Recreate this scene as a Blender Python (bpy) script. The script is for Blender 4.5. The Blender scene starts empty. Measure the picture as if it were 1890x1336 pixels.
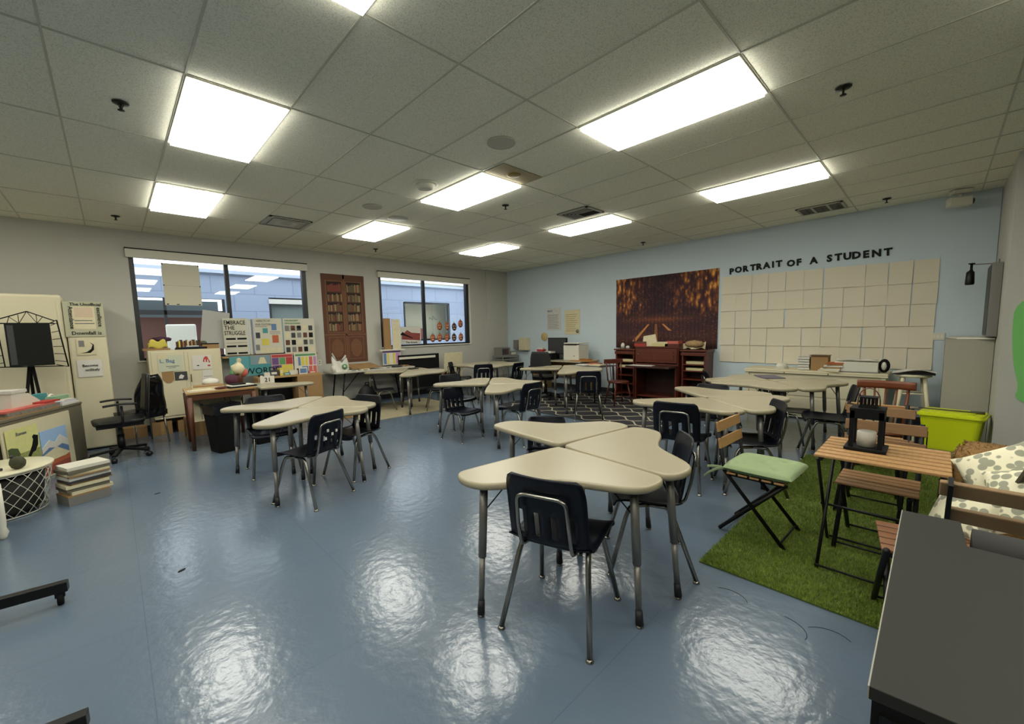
import bpy, math, random
from mathutils import Vector, Matrix
import numpy as np
random.seed(7)
C = bpy.context.scene.collection
PI = math.pi
XB, YW, CE = 8.22, 8.63, 3.118           # blue wall, window wall, ceiling height

# ---------------------------------------------------------------- materials
def lin(c):
    return tuple(((v/255)/12.92 if v/255 <= .04045 else ((v/255+.055)/1.055)**2.4) for v in c)
MATS = {}
def mat(name, rgb, rough=.6, metal=0, noise=0, nscale=20, bump=0, bscale=80, spec=.5, stretch=None):
    if name in MATS: return MATS[name]
    m = bpy.data.materials.new(name); m.use_nodes = True
    nt = m.node_tree; b = nt.nodes['Principled BSDF']
    col = (*lin(rgb), 1)
    b.inputs['Base Color'].default_value = col
    b.inputs['Roughness'].default_value = rough
    b.inputs['Metallic'].default_value = metal
    b.inputs['Specular IOR Level'].default_value = spec
    tc = nt.nodes.new('ShaderNodeTexCoord')
    src = tc.outputs['Object']
    if stretch:
        mp = nt.nodes.new('ShaderNodeMapping'); mp.inputs['Scale'].default_value = stretch
        nt.links.new(src, mp.inputs[0]); src = mp.outputs[0]
    if noise:
        n = nt.nodes.new('ShaderNodeTexNoise'); n.inputs['Scale'].default_value = nscale; n.inputs['Detail'].default_value = 4
        nt.links.new(src, n.inputs['Vector'])
        mx = nt.nodes.new('ShaderNodeMix'); mx.data_type = 'RGBA'
        mx.inputs[6].default_value = tuple(v*(1-noise) for v in col[:3])+(1,)
        mx.inputs[7].default_value = tuple(min(1, v*(1+noise)) for v in col[:3])+(1,)
        nt.links.new(n.outputs[0], mx.inputs[0]); nt.links.new(mx.outputs[2], b.inputs['Base Color'])
    if bump:
        n = nt.nodes.new('ShaderNodeTexNoise'); n.inputs['Scale'].default_value = bscale; n.inputs['Detail'].default_value = 3
        nt.links.new(src, n.inputs['Vector'])
        bp = nt.nodes.new('ShaderNodeBump'); bp.inputs['Strength'].default_value = bump; bp.inputs['Distance'].default_value = .01
        nt.links.new(n.outputs[0], bp.inputs['Height']); nt.links.new(bp.outputs[0], b.inputs['Normal'])
    MATS[name] = m
    return m
def N(m, typ, **kw):
    n = m.node_tree.nodes.new(typ)
    for k, v in kw.items(): setattr(n, k, v)
    return n
def L(m, a, b): m.node_tree.links.new(a, b)
def emis(name, rgb, s):
    m = bpy.data.materials.new(name); m.use_nodes = True
    b = m.node_tree.nodes['Principled BSDF']
    b.inputs['Base Color'].default_value = (.8, .8, .8, 1)
    b.inputs['Emission Color'].default_value = (*rgb, 1); b.inputs['Emission Strength'].default_value = s
    return m

# ---------------------------------------------------------------- mesh builder
class MB:
    def __init__(s): s.v = []; s.f = []; s.m = []; s.sm = []; s.mats = []
    def mi(s, m):
        if m not in s.mats: s.mats.append(m)
        return s.mats.index(m)
    def add(s, vs, fs, m, smooth=False, M=None):
        k = len(s.v); i = s.mi(m)
        if M is not None: vs = [tuple(M @ Vector(p)) for p in vs]
        s.v += [tuple(p) for p in vs]
        for f in fs: s.f.append(tuple(k+j for j in f)); s.m.append(i); s.sm.append(smooth)
        return s
    def box(s, x0, x1, y0, y1, z0, z1, m, M=None):
        if x0 > x1: x0, x1 = x1, x0
        if y0 > y1: y0, y1 = y1, y0
        if z0 > z1: z0, z1 = z1, z0
        v = [(x0,y0,z0),(x1,y0,z0),(x1,y1,z0),(x0,y1,z0),(x0,y0,z1),(x1,y0,z1),(x1,y1,z1),(x0,y1,z1)]
        return s.add(v, [(3,2,1,0),(4,5,6,7),(0,1,5,4),(1,2,6,5),(2,3,7,6),(3,0,4,7)], m, False, M)
    def bar(s, a, b, w, h, m, up=(0,0,1)):
        a = Vector(a); b = Vector(b); d = (b-a); l = d.length; d.normalize(); u = Vector(up)
        if abs(d.dot(u)) > .98: u = Vector((1,0,0))
        x = d.cross(u).normalized(); z = x.cross(d)
        M = Matrix((x, d, z)).transposed().to_4x4(); M.translation = a
        return s.box(-w/2, w/2, 0, l, -h/2, h/2, m, M)
    def tube(s, pts, r, m, n=8, caps=True, r2=None, closed=False):
        P = [Vector(p) for p in pts]; K = len(P)
        rs = r if isinstance(r, (list, tuple)) else [r]*K
        if r2 is not None: rs = [r+(r2-r)*i/(K-1) for i in range(K)]
        vs = []; up = None
        for i, p in enumerate(P):
            if closed: d = (P[(i+1) % K]-P[i-1])
            else: d = (P[min(i+1, K-1)]-P[max(i-1, 0)])
            d.normalize()
            if up is None:
                t = Vector((0,0,1)) if abs(d.z) < .9 else Vector((1,0,0))
                up = (t-d*t.dot(d)).normalized()
            else:
                up = (up-d*up.dot(d)).normalized()
            x = d.cross(up)
            for j in range(n):
                a = 2*PI*j/n
                vs.append(p+(x*math.cos(a)+up*math.sin(a))*rs[i])
        fs = []
        for i in range(K if closed else K-1):
            for j in range(n):
                a = i*n+j; b = i*n+(j+1) % n; c = ((i+1) % K)*n+(j+1) % n; d = ((i+1) % K)*n+j
                fs.append((a, b, c, d))
        if caps and not closed:
            fs.append(tuple(range(n))[::-1]); fs.append(tuple((K-1)*n+j for j in range(n)))
        return s.add(vs, fs, m, True)
    def lathe(s, prof, m, n=20, M=None, smooth=True):
        vs = []; fs = []
        for r, z in prof:
            for j in range(n): vs.append((r*math.cos(2*PI*j/n), r*math.sin(2*PI*j/n), z))
        K = len(prof)
        for i in range(K-1):
            for j in range(n): fs.append((i*n+j, i*n+(j+1) % n, (i+1)*n+(j+1) % n, (i+1)*n+j))
        fs.append(tuple(range(n))[::-1]); fs.append(tuple((K-1)*n+j for j in range(n)))
        return s.add(vs, fs, m, smooth, M)
    def prism(s, poly, z0, z1, m, M=None, smooth=False):
        n = len(poly)
        vs = [(x, y, z0) for x, y in poly]+[(x, y, z1) for x, y in poly]
        fs = [tuple(range(n))[::-1], tuple(range(n, 2*n))]+[(i, (i+1) % n, n+(i+1) % n, n+i) for i in range(n)]
        return s.add(vs, fs, m, smooth, M)
    def grid(s, fn, nu, nv, m, smooth=True, M=None, skip=None):
        vs = [fn(i/nu, j/nv) for j in range(nv+1) for i in range(nu+1)]
        fs = []
        for j in range(nv):
            for i in range(nu):
                if skip and skip(i, j): continue
                a = j*(nu+1)+i; fs.append((a, a+1, a+nu+2, a+nu+1))
        return s.add(vs, fs, m, smooth, M)
    def ball(s, c, r, m, n=12, sc=(1,1,1), wob=0):
        rows = n//2
        def fn(u, v):
            a = 2*PI*u; b = PI*(v-.5)
            k = 1+wob*math.sin(7*a+3*b)*math.cos(5*b+2*a)
            return (c[0]+r*sc[0]*k*math.cos(a)*math.cos(b), c[1]+r*sc[1]*k*math.sin(a)*math.cos(b), c[2]+r*sc[2]*k*math.sin(b))
        return s.grid(fn, n, rows, m)
    def text(s, txt, size, m, M, depth=.002, font=None, sx=1, bold=0):
        cu = bpy.data.curves.new('t', 'FONT'); cu.body = txt; cu.size = size; cu.extrude = depth
        cu.offset = bold; cu.resolution_u = 2
        o = bpy.data.objects.new('t', cu); C.objects.link(o)
        bpy.context.view_layer.update()
        dg = bpy.context.evaluated_depsgraph_get()
        me = bpy.data.meshes.new_from_object(o.evaluated_get(dg))
        S = Matrix.Diagonal((sx, 1, 1, 1))
        s.add([v.co for v in me.vertices], [tuple(p.vertices) for p in me.polygons], m, False, M @ S)
        bpy.data.objects.remove(o); bpy.data.meshes.remove(me)
        return s
    def build(s, name, parent=None, bevel=0, seg=2, solid=0, sub=0):
        me = bpy.data.meshes.new(name); me.from_pydata(s.v, [], s.f)
        for m in s.mats: me.materials.append(m)
        me.polygons.foreach_set('material_index', s.m); me.polygons.foreach_set('use_smooth', s.sm)
        me.update()
        o = bpy.data.objects.new(name, me); C.objects.link(o)
        if parent is not None: o.parent = parent
        if solid:
            md = o.modifiers.new('solid', 'SOLIDIFY'); md.thickness = solid; md.offset = 0
        if sub:
            md = o.modifiers.new('sub', 'SUBSURF'); md.levels = sub; md.render_levels = sub
        if bevel:
            md = o.modifiers.new('bev', 'BEVEL'); md.width = bevel; md.segments = seg; md.limit_method = 'ANGLE'; md.angle_limit = .7
        return o
def tag(o, label=None, cat=None, group=None, kind=None):
    if label: o['label'] = label
    if cat: o['category'] = cat
    if group: o['group'] = group
    if kind: o['kind'] = kind
    return o
def E(name, label, cat, loc=(0,0,0), rz=0, group=None):
    o = bpy.data.objects.new(name, None); C.objects.link(o); o.empty_display_size = .1
    o.location = loc; o.rotation_euler = (0, 0, rz)
    return tag(o, label, cat, group)
def put(o, loc, rz=0, rx=0, ry=0):
    o.location = loc; o.rotation_euler = (rx, ry, rz); return o
KIDS = {}
def copy_tree(o, parent=None):
    c = o.copy(); C.objects.link(c)
    if parent is not None: c.parent = parent
    for ch in [x for x in bpy.data.objects if x.parent == o]: copy_tree(ch, c)
    return c
def rz(a): return Matrix.Rotation(a, 4, 'Z')
def R(d): return math.radians(d)
def rrect(w, d, r, n=5, cx=0, cy=0):
    o = []
    for (sx, sy, a0) in ((1, 1, 0), (-1, 1, 90), (-1, -1, 180), (1, -1, 270)):
        for k in range(n+1):
            a = R(a0+90*k/n); o.append((cx+sx*(w/2-r)+r*math.cos(a), cy+sy*(d/2-r)+r*math.sin(a)))
    return o

# ---------------------------------------------------------------- common materials
M_wallgrey = mat('painted_wall_grey', (183,181,171), .75, noise=.03, nscale=3, bump=.05, bscale=300)
M_wallblue = mat('painted_wall_blue', (192,206,212), .7, noise=.03, nscale=3, bump=.05, bscale=300)
M_black = mat('black_plastic', (8,8,9), .42, spec=.35)
M_matblack = mat('matt_black', (7,7,7), .75, spec=.25)
M_navy = mat('navy_polypropylene', (7,10,21), .36, bump=.05, bscale=400, spec=.3)
M_chrome = mat('brushed_chrome', (150,147,138), .25, 1)
M_hammer = mat('grey_hammertone_steel', (128,125,118), .4, .55, noise=.1, nscale=300)
M_foot = mat('black_rubber_foot', (22,22,24), .6)
M_desk = mat('cream_desk_laminate', (160,151,127), .3, noise=.03, nscale=6)
M_deskrim = mat('cream_desk_edge', (160,150,123), .35)
M_cream = mat('cream_metal_paint', (206,197,165), .5, noise=.03, nscale=4)
M_white = mat('white_plastic', (205,202,190), .45)
M_paper = mat('white_paper', (208,205,194), .8)
M_wood = mat('honey_acacia_wood', (172,132,84), .5, noise=.25, nscale=9, stretch=(1,12,12))
M_wood2 = mat('dark_acacia_wood', (128,95,60), .55, noise=.25, nscale=9, stretch=(1,12,12))
M_redwood = mat('mahogany_wood', (84,34,20), .4, noise=.25, nscale=8, stretch=(9,9,1))
M_brown = mat('walnut_wood', (90,50,28), .45, noise=.25, nscale=8, stretch=(9,1,1))
M_oak = mat('light_oak', (164,132,84), .5, noise=.2, nscale=8, stretch=(1,9,9))
M_card = mat('corrugated_cardboard', (150,118,76), .85, noise=.08, nscale=10)
M_green = mat('lime_green_plastic', (210,222,20), .4)
M_shelfgrey = mat('slate_grey_laminate', (40,39,34), .55, spec=.3)
M_white2 = mat('white_gloss_paint', (210,206,190), .35)
M_red = mat('red_plastic', (168,52,48), .5)
M_pink = mat('salmon_folder', (190,96,84), .6)
M_teal = mat('teal_print', (66,138,140), .6)
M_grn = mat('green_print', (90,140,90), .6)
M_yel = mat('yellow_print', (206,190,78), .6)
M_purp = mat('purple_print', (96,70,120), .6)
M_ink = mat('black_ink', (10,10,11), .65, spec=.25)
M_orange = mat('rust_orange_print', (176,92,56), .6)
M_redink = mat('red_ink', (182,58,44), .6)
M_blueink = mat('blue_print', (92,120,160), .6)
M_grey = mat('mid_grey_plastic', (120,118,112), .5)
M_dkgrey = mat('dark_grey_plastic', (52,52,54), .5)

# ---------------------------------------------------------------- setting
def S(o): o['kind'] = 'structure'; return o
# floor: satin blue resilient sheet with faint seams
mf = mat('blue_resilient_floor', (98,116,134), .3, spec=.62)
b = mf.node_tree.nodes['Principled BSDF']
tc = N(mf, 'ShaderNodeTexCoord')
n1 = N(mf, 'ShaderNodeTexNoise'); n1.inputs['Scale'].default_value = 1.3; n1.inputs['Detail'].default_value = 6
L(mf, tc.outputs['Object'], n1.inputs['Vector'])
n0 = N(mf, 'ShaderNodeTexNoise'); n0.inputs['Scale'].default_value = 240; n0.inputs['Detail'].default_value = 2
L(mf, tc.outputs['Object'], n0.inputs['Vector'])
mx = N(mf, 'ShaderNodeMix', data_type='RGBA'); mx.inputs[6].default_value = (*lin((90,104,119)), 1); mx.inputs[7].default_value = (*lin((96,110,125)), 1)
L(mf, n1.outputs[0], mx.inputs[0])
br = N(mf, 'ShaderNodeTexBrick'); br.offset = 0; br.inputs['Scale'].default_value = 1
br.inputs['Brick Width'].default_value = .92; br.inputs['Row Height'].default_value = .92
br.inputs['Mortar Size'].default_value = .0018; br.inputs['Color1'].default_value = (1,1,1,1); br.inputs['Color2'].default_value = (.97,.97,.97,1); br.inputs['Mortar'].default_value = (.8,.8,.82,1)
L(mf, tc.outputs['Object'], br.inputs['Vector'])
mm = N(mf, 'ShaderNodeMix', data_type='RGBA', blend_type='MULTIPLY'); mm.inputs[0].default_value = 1
L(mf, mx.outputs[2], mm.inputs[6]); L(mf, br.outputs['Color'], mm.inputs[7]); L(mf, mm.outputs[2], b.inputs['Base Color'])
n2 = N(mf, 'ShaderNodeTexNoise'); n2.inputs['Scale'].default_value = 17; n2.inputs['Detail'].default_value = 3; n2.inputs['Roughness'].default_value = .5
L(mf, tc.outputs['Object'], n2.inputs['Vector'])
bp = N(mf, 'ShaderNodeBump'); bp.inputs['Strength'].default_value = .24; bp.inputs['Distance'].default_value = .01
L(mf, n2.outputs[0], bp.inputs['Height']); L(mf, bp.outputs[0], b.inputs['Normal'])
rr = N(mf, 'ShaderNodeMapRange'); rr.inputs['To Min'].default_value = .17; rr.inputs['To Max'].default_value = .22
L(mf, n1.outputs[0], rr.inputs[0]); L(mf, rr.outputs[0], b.inputs['Roughness'])
S(MB().box(-5, XB+.1, -4.5, YW+.1, -.1, 0, mf).build('floor'))

# ceiling: lay-in tiles with a fine pitted texture
mc = mat('fissured_ceiling_tile', (232,229,210), .9)
b = mc.node_tree.nodes['Principled BSDF']; tc = N(mc, 'ShaderNodeTexCoord')
v1 = N(mc, 'ShaderNodeTexNoise'); v1.inputs['Scale'].default_value = 130; v1.inputs['Detail'].default_value = 3
L(mc, tc.outputs['Object'], v1.inputs['Vector'])
cr = N(mc, 'ShaderNodeValToRGB'); cr.color_ramp.elements[0].position = .36; cr.color_ramp.elements[0].color = (*lin((218,215,197)), 1)
cr.color_ramp.elements[1].position = .5; cr.color_ramp.elements[1].color = (*lin((244,241,222)), 1)
L(mc, v1.outputs[0], cr.inputs[0]); L(mc, cr.outputs[0], b.inputs['Base Color'])
bp = N(mc, 'ShaderNodeBump'); bp.inputs['Strength'].default_value = .3; bp.inputs['Distance'].default_value = .004
L(mc, v1.outputs[0], bp.inputs['Height']); L(mc, bp.outputs[0], b.inputs['Normal'])
PX0, PY0, PS = .786, 1.552, 2.4384
lights_ij = [(0,0),(0,1),(0,2),(1,0),(1,1),(1,2),(2,0),(2,1),(2,2),(-1,0),(-1,1),(-1,2),(-1,-1),(0,-1),(1,-1)]  # negative indices continue the grid unseen, added for room lighting
S(MB().box(-5, XB+.1, -4.5, YW+.1, CE, CE+.1, mc).build('ceiling'))
M_grid = mat('ceiling_grid_metal', (196,193,176), .5)
g = MB()
x = PX0-.3048-9*.6096
while x < XB:
    if x > -4.9: g.box(x-.0065, x+.0065, -4.4, YW, CE-.0055, CE-.0005, M_grid)
    x += .6096
y = PY0-.6096-4*1.2192
while y < YW:
    g.box(-4.9, XB, y-.0065, y+.0065, CE-.005, CE-.0005, M_grid); y += 1.2192
S(g.build('trim_3'))

# window wall (back) with two openings
W1 = (.29, 2.84, 1.13, 2.80); W2 = (4.35, 6.86, 1.165, 2.79)
w = MB(); T0, T1 = YW, YW+.18
w.box(-5, W1[0], T0, T1, 0, CE, M_wallgrey); w.box(W1[1], W2[0], T0, T1, 0, CE, M_wallgrey); w.box(W2[1], XB+.1, T0, T1, 0, CE, M_wallgrey)
for W in (W1, W2):
    w.box(W[0], W[1], T0, T1, 0, W[2], M_wallgrey); w.box(W[0], W[1], T0, T1, W[3], CE, M_wallgrey)
S(w.build('wall_back'))
# furred-out pier beside the corner
S(MB().box(7.45, XB, YW-.05, YW, 0, CE, M_wallgrey).build('trim_4'))
S(MB().box(XB, XB+.15, -.45, YW, 0, CE, M_wallblue).build('wall_blue'))
S(MB().box(6.67, XB+.15, -.75, -.455, 0, CE, M_wallgrey).box(6.67, 6.85, -4.5, -.75, 0, CE, M_wallgrey).build('wall_right'))
S(MB().box(-5.1, -5, -4.5, YW+.1, 0, CE, M_wallgrey).build('wall_left'))
S(MB().box(-5, XB, -4.6, -4.5, 0, CE, M_wallgrey).build('wall_front'))
M_base = mat('charcoal_vinyl_base', (46,48,50), .5)
S(MB().box(-5, 7.45, YW-.008, YW, 0, .1, M_base).build('baseboard_back'))
S(MB().box(XB-.008, XB, -.45, YW-.05, 0, .1, M_base).build('baseboard_blue'))

def glassmat():
    m = bpy.data.materials.new('window_glass'); m.use_nodes = True; nt = m.node_tree; nt.nodes.clear()
    o = nt.nodes.new('ShaderNodeOutputMaterial'); t = nt.nodes.new('ShaderNodeBsdfTransparent'); gl = nt.nodes.new('ShaderNodeBsdfGlossy')
    gl.inputs['Roughness'].default_value = .01; t.inputs[0].default_value = (.93,.96,.97,1)
    f = nt.nodes.new('ShaderNodeFresnel'); f.inputs[0].default_value = 1.6
    mx = nt.nodes.new('ShaderNodeMixShader')
    nt.links.new(f.outputs[0], mx.inputs[0]); nt.links.new(t.outputs[0], mx.inputs[1]); nt.links.new(gl.outputs[0], mx.inputs[2]); nt.links.new(mx.outputs[0], o.inputs[0])
    return m
M_glass = glassmat()
M_alu = mat('dark_bronze_aluminium', (30,30,32), .45)
M_jamb = mat('window_jamb_white', (215,212,200), .6)
M_shade = mat('roller_shade_fabric', (205,201,186), .8)
for i, (W, mul) in enumerate(((W1, 1.545), (W2, 5.52))):
    x0, x1, z0, z1 = W
    f = MB()
    fy0, fy1 = YW+.05, YW+.11
    f.box(x0, x0+.06, fy0-.04, fy1, z0, z1, M_alu); f.box(x1-.07, x1, fy0-.04, fy1, z0, z1, M_alu)
    f.box(x0, x1, fy0, fy1, z0, z0+.035, M_alu); f.box(x0, x1, fy0, fy1, z1-.04, z1, M_alu)
    f.box(mul-.03, mul+.03, fy0-.02, fy1, z0, z1, M_alu)
    wn = S(f.build('window_%d' % (i+1)))
    MB().box(x0+.05, x1-.05, fy0+.025, fy0+.031, z0+.03, z1-.03, M_glass).build('window_pane', wn)
    MB().box(x0-.03, x1+.02, YW-.055, YW-.003, z1-.09, z1+.035, M_shade).build('shade_cassette', wn)
    MB().box(x0-.035, x1+.02, YW-.06, YW-.002, z1+.036, z1+.052, M_ink).build('cassette_trim', wn)
    MB().box(x0-.02, x1+.02, YW-.03, YW+.05, z0-.022, z0-.002, M_jamb).build('window_sill', wn)
    if i == 1:
        MB().box(x1-.001, x1+.05, YW-.012, YW-.001, z0, z1-.1, M_jamb).build('window_casing', wn)

# ceiling fixtures ------------------------------------------------------------
M_lamp = emis('led_panel_diffuser', (1, .985, .88), 15.5)
M_trim = mat('white_lamp_frame', (222,218,200), .5)
lamp0 = None
where = {(0,0):'light panel nearest above the camera, only one corner in frame', (0,1):'largest square-looking ceiling light panel at upper left',
 (0,2):'smaller left light panel, nearest the first window', (1,0):'long ceiling light panel at upper right, largest on that side',
 (1,1):'middle ceiling light panel touching the stained brown tile', (1,2):'small light panel between the window wall and the middle panel',
 (2,0):'long light panel at right, above the wall of blank sheets', (2,1):'light panel next to the black chevron vent near the blue wall',
 (2,2):'smallest, farthest ceiling light panel by the room corner'}
for k, (i, j) in enumerate(lights_ij):
    lb = where.get((i, j), 'recessed ceiling light panel out of view behind the camera')
    if lamp0 is None:
        lamp0 = E('ceiling_light', lb, 'ceiling light', (0,0,0), 0, 'recessed ceiling light panels')
        MB().box(-.286, .286, -.590, .590, -.030, -.001, M_lamp).build('diffuser', lamp0)  # deepened below the ceiling so its glowing sides brighten the tiles
        t = MB()
        for sx in (-1, 1): t.box(sx*.288, sx*.302, -.606, .606, -.008, -.001, M_trim)
        for sy in (-1, 1): t.box(-.288, .288, sy*.592, sy*.606, -.008, -.001, M_trim)
        t.build('frame', lamp0); o = lamp0
    else: o = copy_tree(lamp0)
    o['label'] = lb; o.location = (PX0+PS*i, PY0+PS*j, CE-.005)

M_sprk = mat('dark_bronze_metal', (34,33,28), .45, .6)
sp0 = None
for (x, y, lb) in ((.19,4.067,'sprinkler head left of the largest light panel'), (.183,7.739,'sprinkler head at left near the window wall'), (3.903,4.066,'sprinkler head in the middle of the ceiling'),
      (7.615,4.093,'sprinkler head above the dark candle tapestry'), (3.872,.567,'largest sprinkler head, at upper right'), (7.678,.592,'sprinkler head near the rectangular dark vent at right'), (3.869,7.722,'tiny sprinkler head above the bookcase banner')):
    if sp0 is None:
        sp0 = E('sprinkler_head', lb, 'sprinkler', group='ceiling sprinkler heads')
        MB().lathe([(.012,-.012),(.045,-.006),(.048,0)], M_sprk, 18).build('escutcheon', sp0)
        MB().tube([(0,0,-.01),(0,0,-.045)], .007, M_sprk).lathe([(.02,-.052),(.02,-.048)], M_sprk, 12).bar((-.014,0,-.012),(-.004,0,-.046),.003,.004,M_sprk).bar((.014,0,-.012),(.004,0,-.046),.003,.004,M_sprk).build('deflector', sp0)
        o = sp0
    else: o = copy_tree(sp0)
    o['label'] = lb; o.location = (x, y, CE-.006)
M_spk = mat('perforated_grille_grey', (190,187,172), .8, bump=.3, bscale=900)
for (x, y, r, lb) in ((2.633,2.779,.125,'round grey ceiling speaker, the largest'), (2.604,5.224,.12,'round grey ceiling speaker near the small middle light panel')):
    o = E('ceiling_speaker', lb, 'speaker', (x, y, CE-.002), 0, 'round ceiling speakers')
    MB().lathe([(r*.9,-.007),(r,-.005),(r,0)], M_spk, 28).build('grille', o)
    MB().tube([(r*math.cos(a), r*math.sin(a), -.004) for a in [2*PI*k/28 for k in range(28)]], .004, M_grid, 6, closed=True).build('rim', o)
o = E('smoke_detector', 'round white ceiling dome with a raised ring beside middle light', 'detector', (2.687, 4.088, CE-.002))
MB().lathe([(.13,-.006),(.14,-.004),(.14,0)], M_trim, 28).build('mounting_plate', o)
MB().lathe([(.06,-.055),(.085,-.05),(.1,-.03),(.105,-.006)], M_trim, 28).build('dome', o)
o = MB().lathe([(.13,-.006),(.14,-.004),(.14,0)], M_grid, 28).build('round_vent')
tag(put(o, (3.143,5.521,CE-.002)), 'faint round cover plate on the ceiling beyond small middle light', 'vent cover')
o = E('stained_ceiling_panel', 'brown stained square ceiling tile beside the middle light', 'ceiling panel', (3.235, 3.235, CE-.005))
M_stain = mat('brown_stained_panel', (172,158,124), .7, noise=.1, nscale=12)
MB().box(-.288,.288,-.15,.15,-.003,-.001,M_stain).build('panel', o)
MB().lathe([(.05,-.014),(.07,-.01),(.075,-.003)], mat('ochre_plastic',(140,118,56),.5), 20).build('sensor', o)
M_vent = mat('vent_grey_metal', (175,172,160), .5, .3)
def vent(x, y, w, d, lb, dark, style):
    o = E('ceiling_vent', lb, 'vent', (x, y, CE-.006), 0)
    MB().box(-w/2, w/2, -d/2, d/2, -.003, -.001, dark).build('backing', o)
    fr = MB()
    for s in (-1, 1):
        fr.box(s*w/2, s*(w/2-.03), -d/2, d/2, -.012, -.001, M_vent); fr.box(-w/2, w/2, s*d/2, s*(d/2-.03), -.012, -.001, M_vent)
    fr.build('frame', o)
    for k in range(1, 6):
        t = k/6
        sl = MB()
        if style == 'chev':
            q = .24*t
            sl.bar((-w/2+q, -d/2+.03, -.01), (-w/2+q, d/2-q, -.01), .012, .004, M_vent).bar((-w/2+q, d/2-q, -.01), (w/2-.03, d/2-q, -.01), .012, .004, M_vent)
        elif style == 'plate':
            if k > 3: break
            q = .07*k
            sl.box(-w/2+q, w/2-q, -d/2+q, d/2-q, -.008-.003*k, -.006-.003*k, M_vent if k % 2 else M_grid)
        else:
            sl.bar((-w/2+.03, -d/2+d*t, -.008), (w/2-.03, -d/2+d*t, -.008), .03, .003, dark if k % 2 else M_vent)
        sl.build('louver', o)
vent(1.99, 6.72, .56, .56, 'square grey layered ceiling vent near the first window', M_vent, 'plate')
vent(4.98, 3.65, .42, .52, 'dark chevron-shaped ceiling vent beside far light panel', M_matblack, 'chev')
vent(7.53, 1.28, .46, .54, 'brown-grey slatted return vent near the blue wall', mat('vent_brown',(84,78,66),.7), 'slat')
o = E('ceiling_camera', 'white security camera hanging from the ceiling at far right', 'camera', (7.95,-.09,CE-.006), R(200))
MB().box(-.07,.07,-.09,.09,-.05,0,M_white2).build('bracket', o, .01)
MB().tube([(0,0,-.05),(0,0,-.1)],.018,M_white2).build('stem', o)
c_ = MB().box(-.06,.06,-.12,.1,-.2,-.09,M_white2).build('camera_body', o, .015)
MB().lathe([(.04,0),(.035,.02)], M_dkgrey, 16, Matrix.Translation((0,.1,-.15)) @ Matrix.Rotation(-PI/2,4,'X')).build('lens', c_)

# ---------------------------------------------------------------- outside the windows
M_ext = mat('pale_blue_corrugated_siding', (150,163,184), .7)
M_ext.node_tree.nodes['Principled BSDF'].inputs['Base Color'].default_value = (*lin((140,152,172)), 1)
wv = N(M_ext, 'ShaderNodeTexBrick'); wv.inputs['Scale'].default_value = 1; wv.inputs['Brick Width'].default_value = .9; wv.inputs['Row Height'].default_value = .42; wv.inputs['Mortar Size'].default_value = .008
wv.inputs['Color1'].default_value = (*lin((142,153,172)), 1); wv.inputs['Color2'].default_value = (*lin((148,159,178)), 1); wv.inputs['Mortar'].default_value = (*lin((118,128,148)), 1)
tcx = N(M_ext, 'ShaderNodeTexCoord'); mpx = N(M_ext, 'ShaderNodeMapping'); mpx.inputs['Rotation'].default_value = (PI/2, 0, 0)
L(M_ext, tcx.outputs['Object'], mpx.inputs[0]); L(M_ext, mpx.outputs[0], wv.inputs['Vector']); L(M_ext, wv.outputs['Color'], M_ext.node_tree.nodes['Principled BSDF'].inputs['Base Color'])
YE = 12.0
M_extdoor = mat('grey_green_door_paint', (112,122,118), .6)
M_dimglass = mat('dim_storefront_glass', (72,78,80), .15)
e = MB()
# facade pieces around openings: D1 x .35-2.05, D2 x 3.0-4.1, D3 x 6.88-8.65
def holes(mb, x0, x1, z0, z1, hs, y0, y1, m):
    xs = sorted(hs)
    cur = x0
    for (a, b_, c, d) in xs:
        mb.box(cur, a, y0, y1, z0, z1, m); mb.box(a, b_, y0, y1, d, z1, m)
        if c > z0: mb.box(a, b_, y0, y1, z0, c, m)
        cur = b_
    mb.box(cur, x1, y0, y1, z0, z1, m)
holes(e, -4, 16, 0, 2.98, [(-.6,2.05,0,2.38), (3.0,4.3,0,2.46), (6.88,8.65,1.25,2.46)], YE, YE+.2, M_ext)
o = e.build('building'); tag(o, 'pale blue building facade seen outside through both windows', 'building')
ch = MB().box(-4, 16, YE-.12, YE+.25, 2.98, 3.06, mat('white_fascia',(176,186,200),.6)); ch.build('roof_fascia', o)
MB().box(-.6,2.05,YE+.9,YE+.95,0,2.38,M_extdoor).box(-.6,2.05,YE+.02,YE+.06,2.0,2.1,M_alu).box(.9,.95,YE+.02,YE+.08,0,2.38,M_alu).box(2.0,2.05,YE,YE+.08,0,2.38,M_alu).build('entrance_frame', o)
MB().box(-.6,2.0,YE+.3,YE+.34,0,1.95,mat('red_brown_panel',(92,52,42),.6)).build('storefront_panel', o)
MB().box(3.0,4.3,YE+.14,YE+.18,0,2.46,M_extdoor).box(3.0,3.05,YE,YE+.14,0,2.46,M_alu).build('door_leaf', o)
MB().box(3.0,4.3,YE-.03,YE+.05,2.3,2.42,M_white).build('door_header', o)
MB().box(6.0,12.5,YE+.6,YE+.62,.5,3.2,mat('beige_interior',(170,166,140),.7)).build('interior_wall', o)
MB().box(6.88,8.65,YE,YE+.1,1.21,1.27,M_alu).box(6.86,6.92,YE,YE+.1,1.25,2.46,M_alu).box(8.61,8.67,YE,YE+.1,1.25,2.46,M_alu).box(6.88,8.65,YE,YE+.1,2.42,2.48,M_alu).build('window_frame', o)
MB().box(6.9,7.9,YE+.35,YE+.5,1.25,1.62,mat('red_brown_sofa',(122,62,52),.7)).build('sofa_back', o)
tag(MB().box(-6, 18, YW+.5, YE+6, -.3, -.12, mat('concrete_paving',(150,150,146),.8,noise=.08)).build('walkway'), 'concrete walkway outside between the two buildings', 'walkway')
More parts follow.
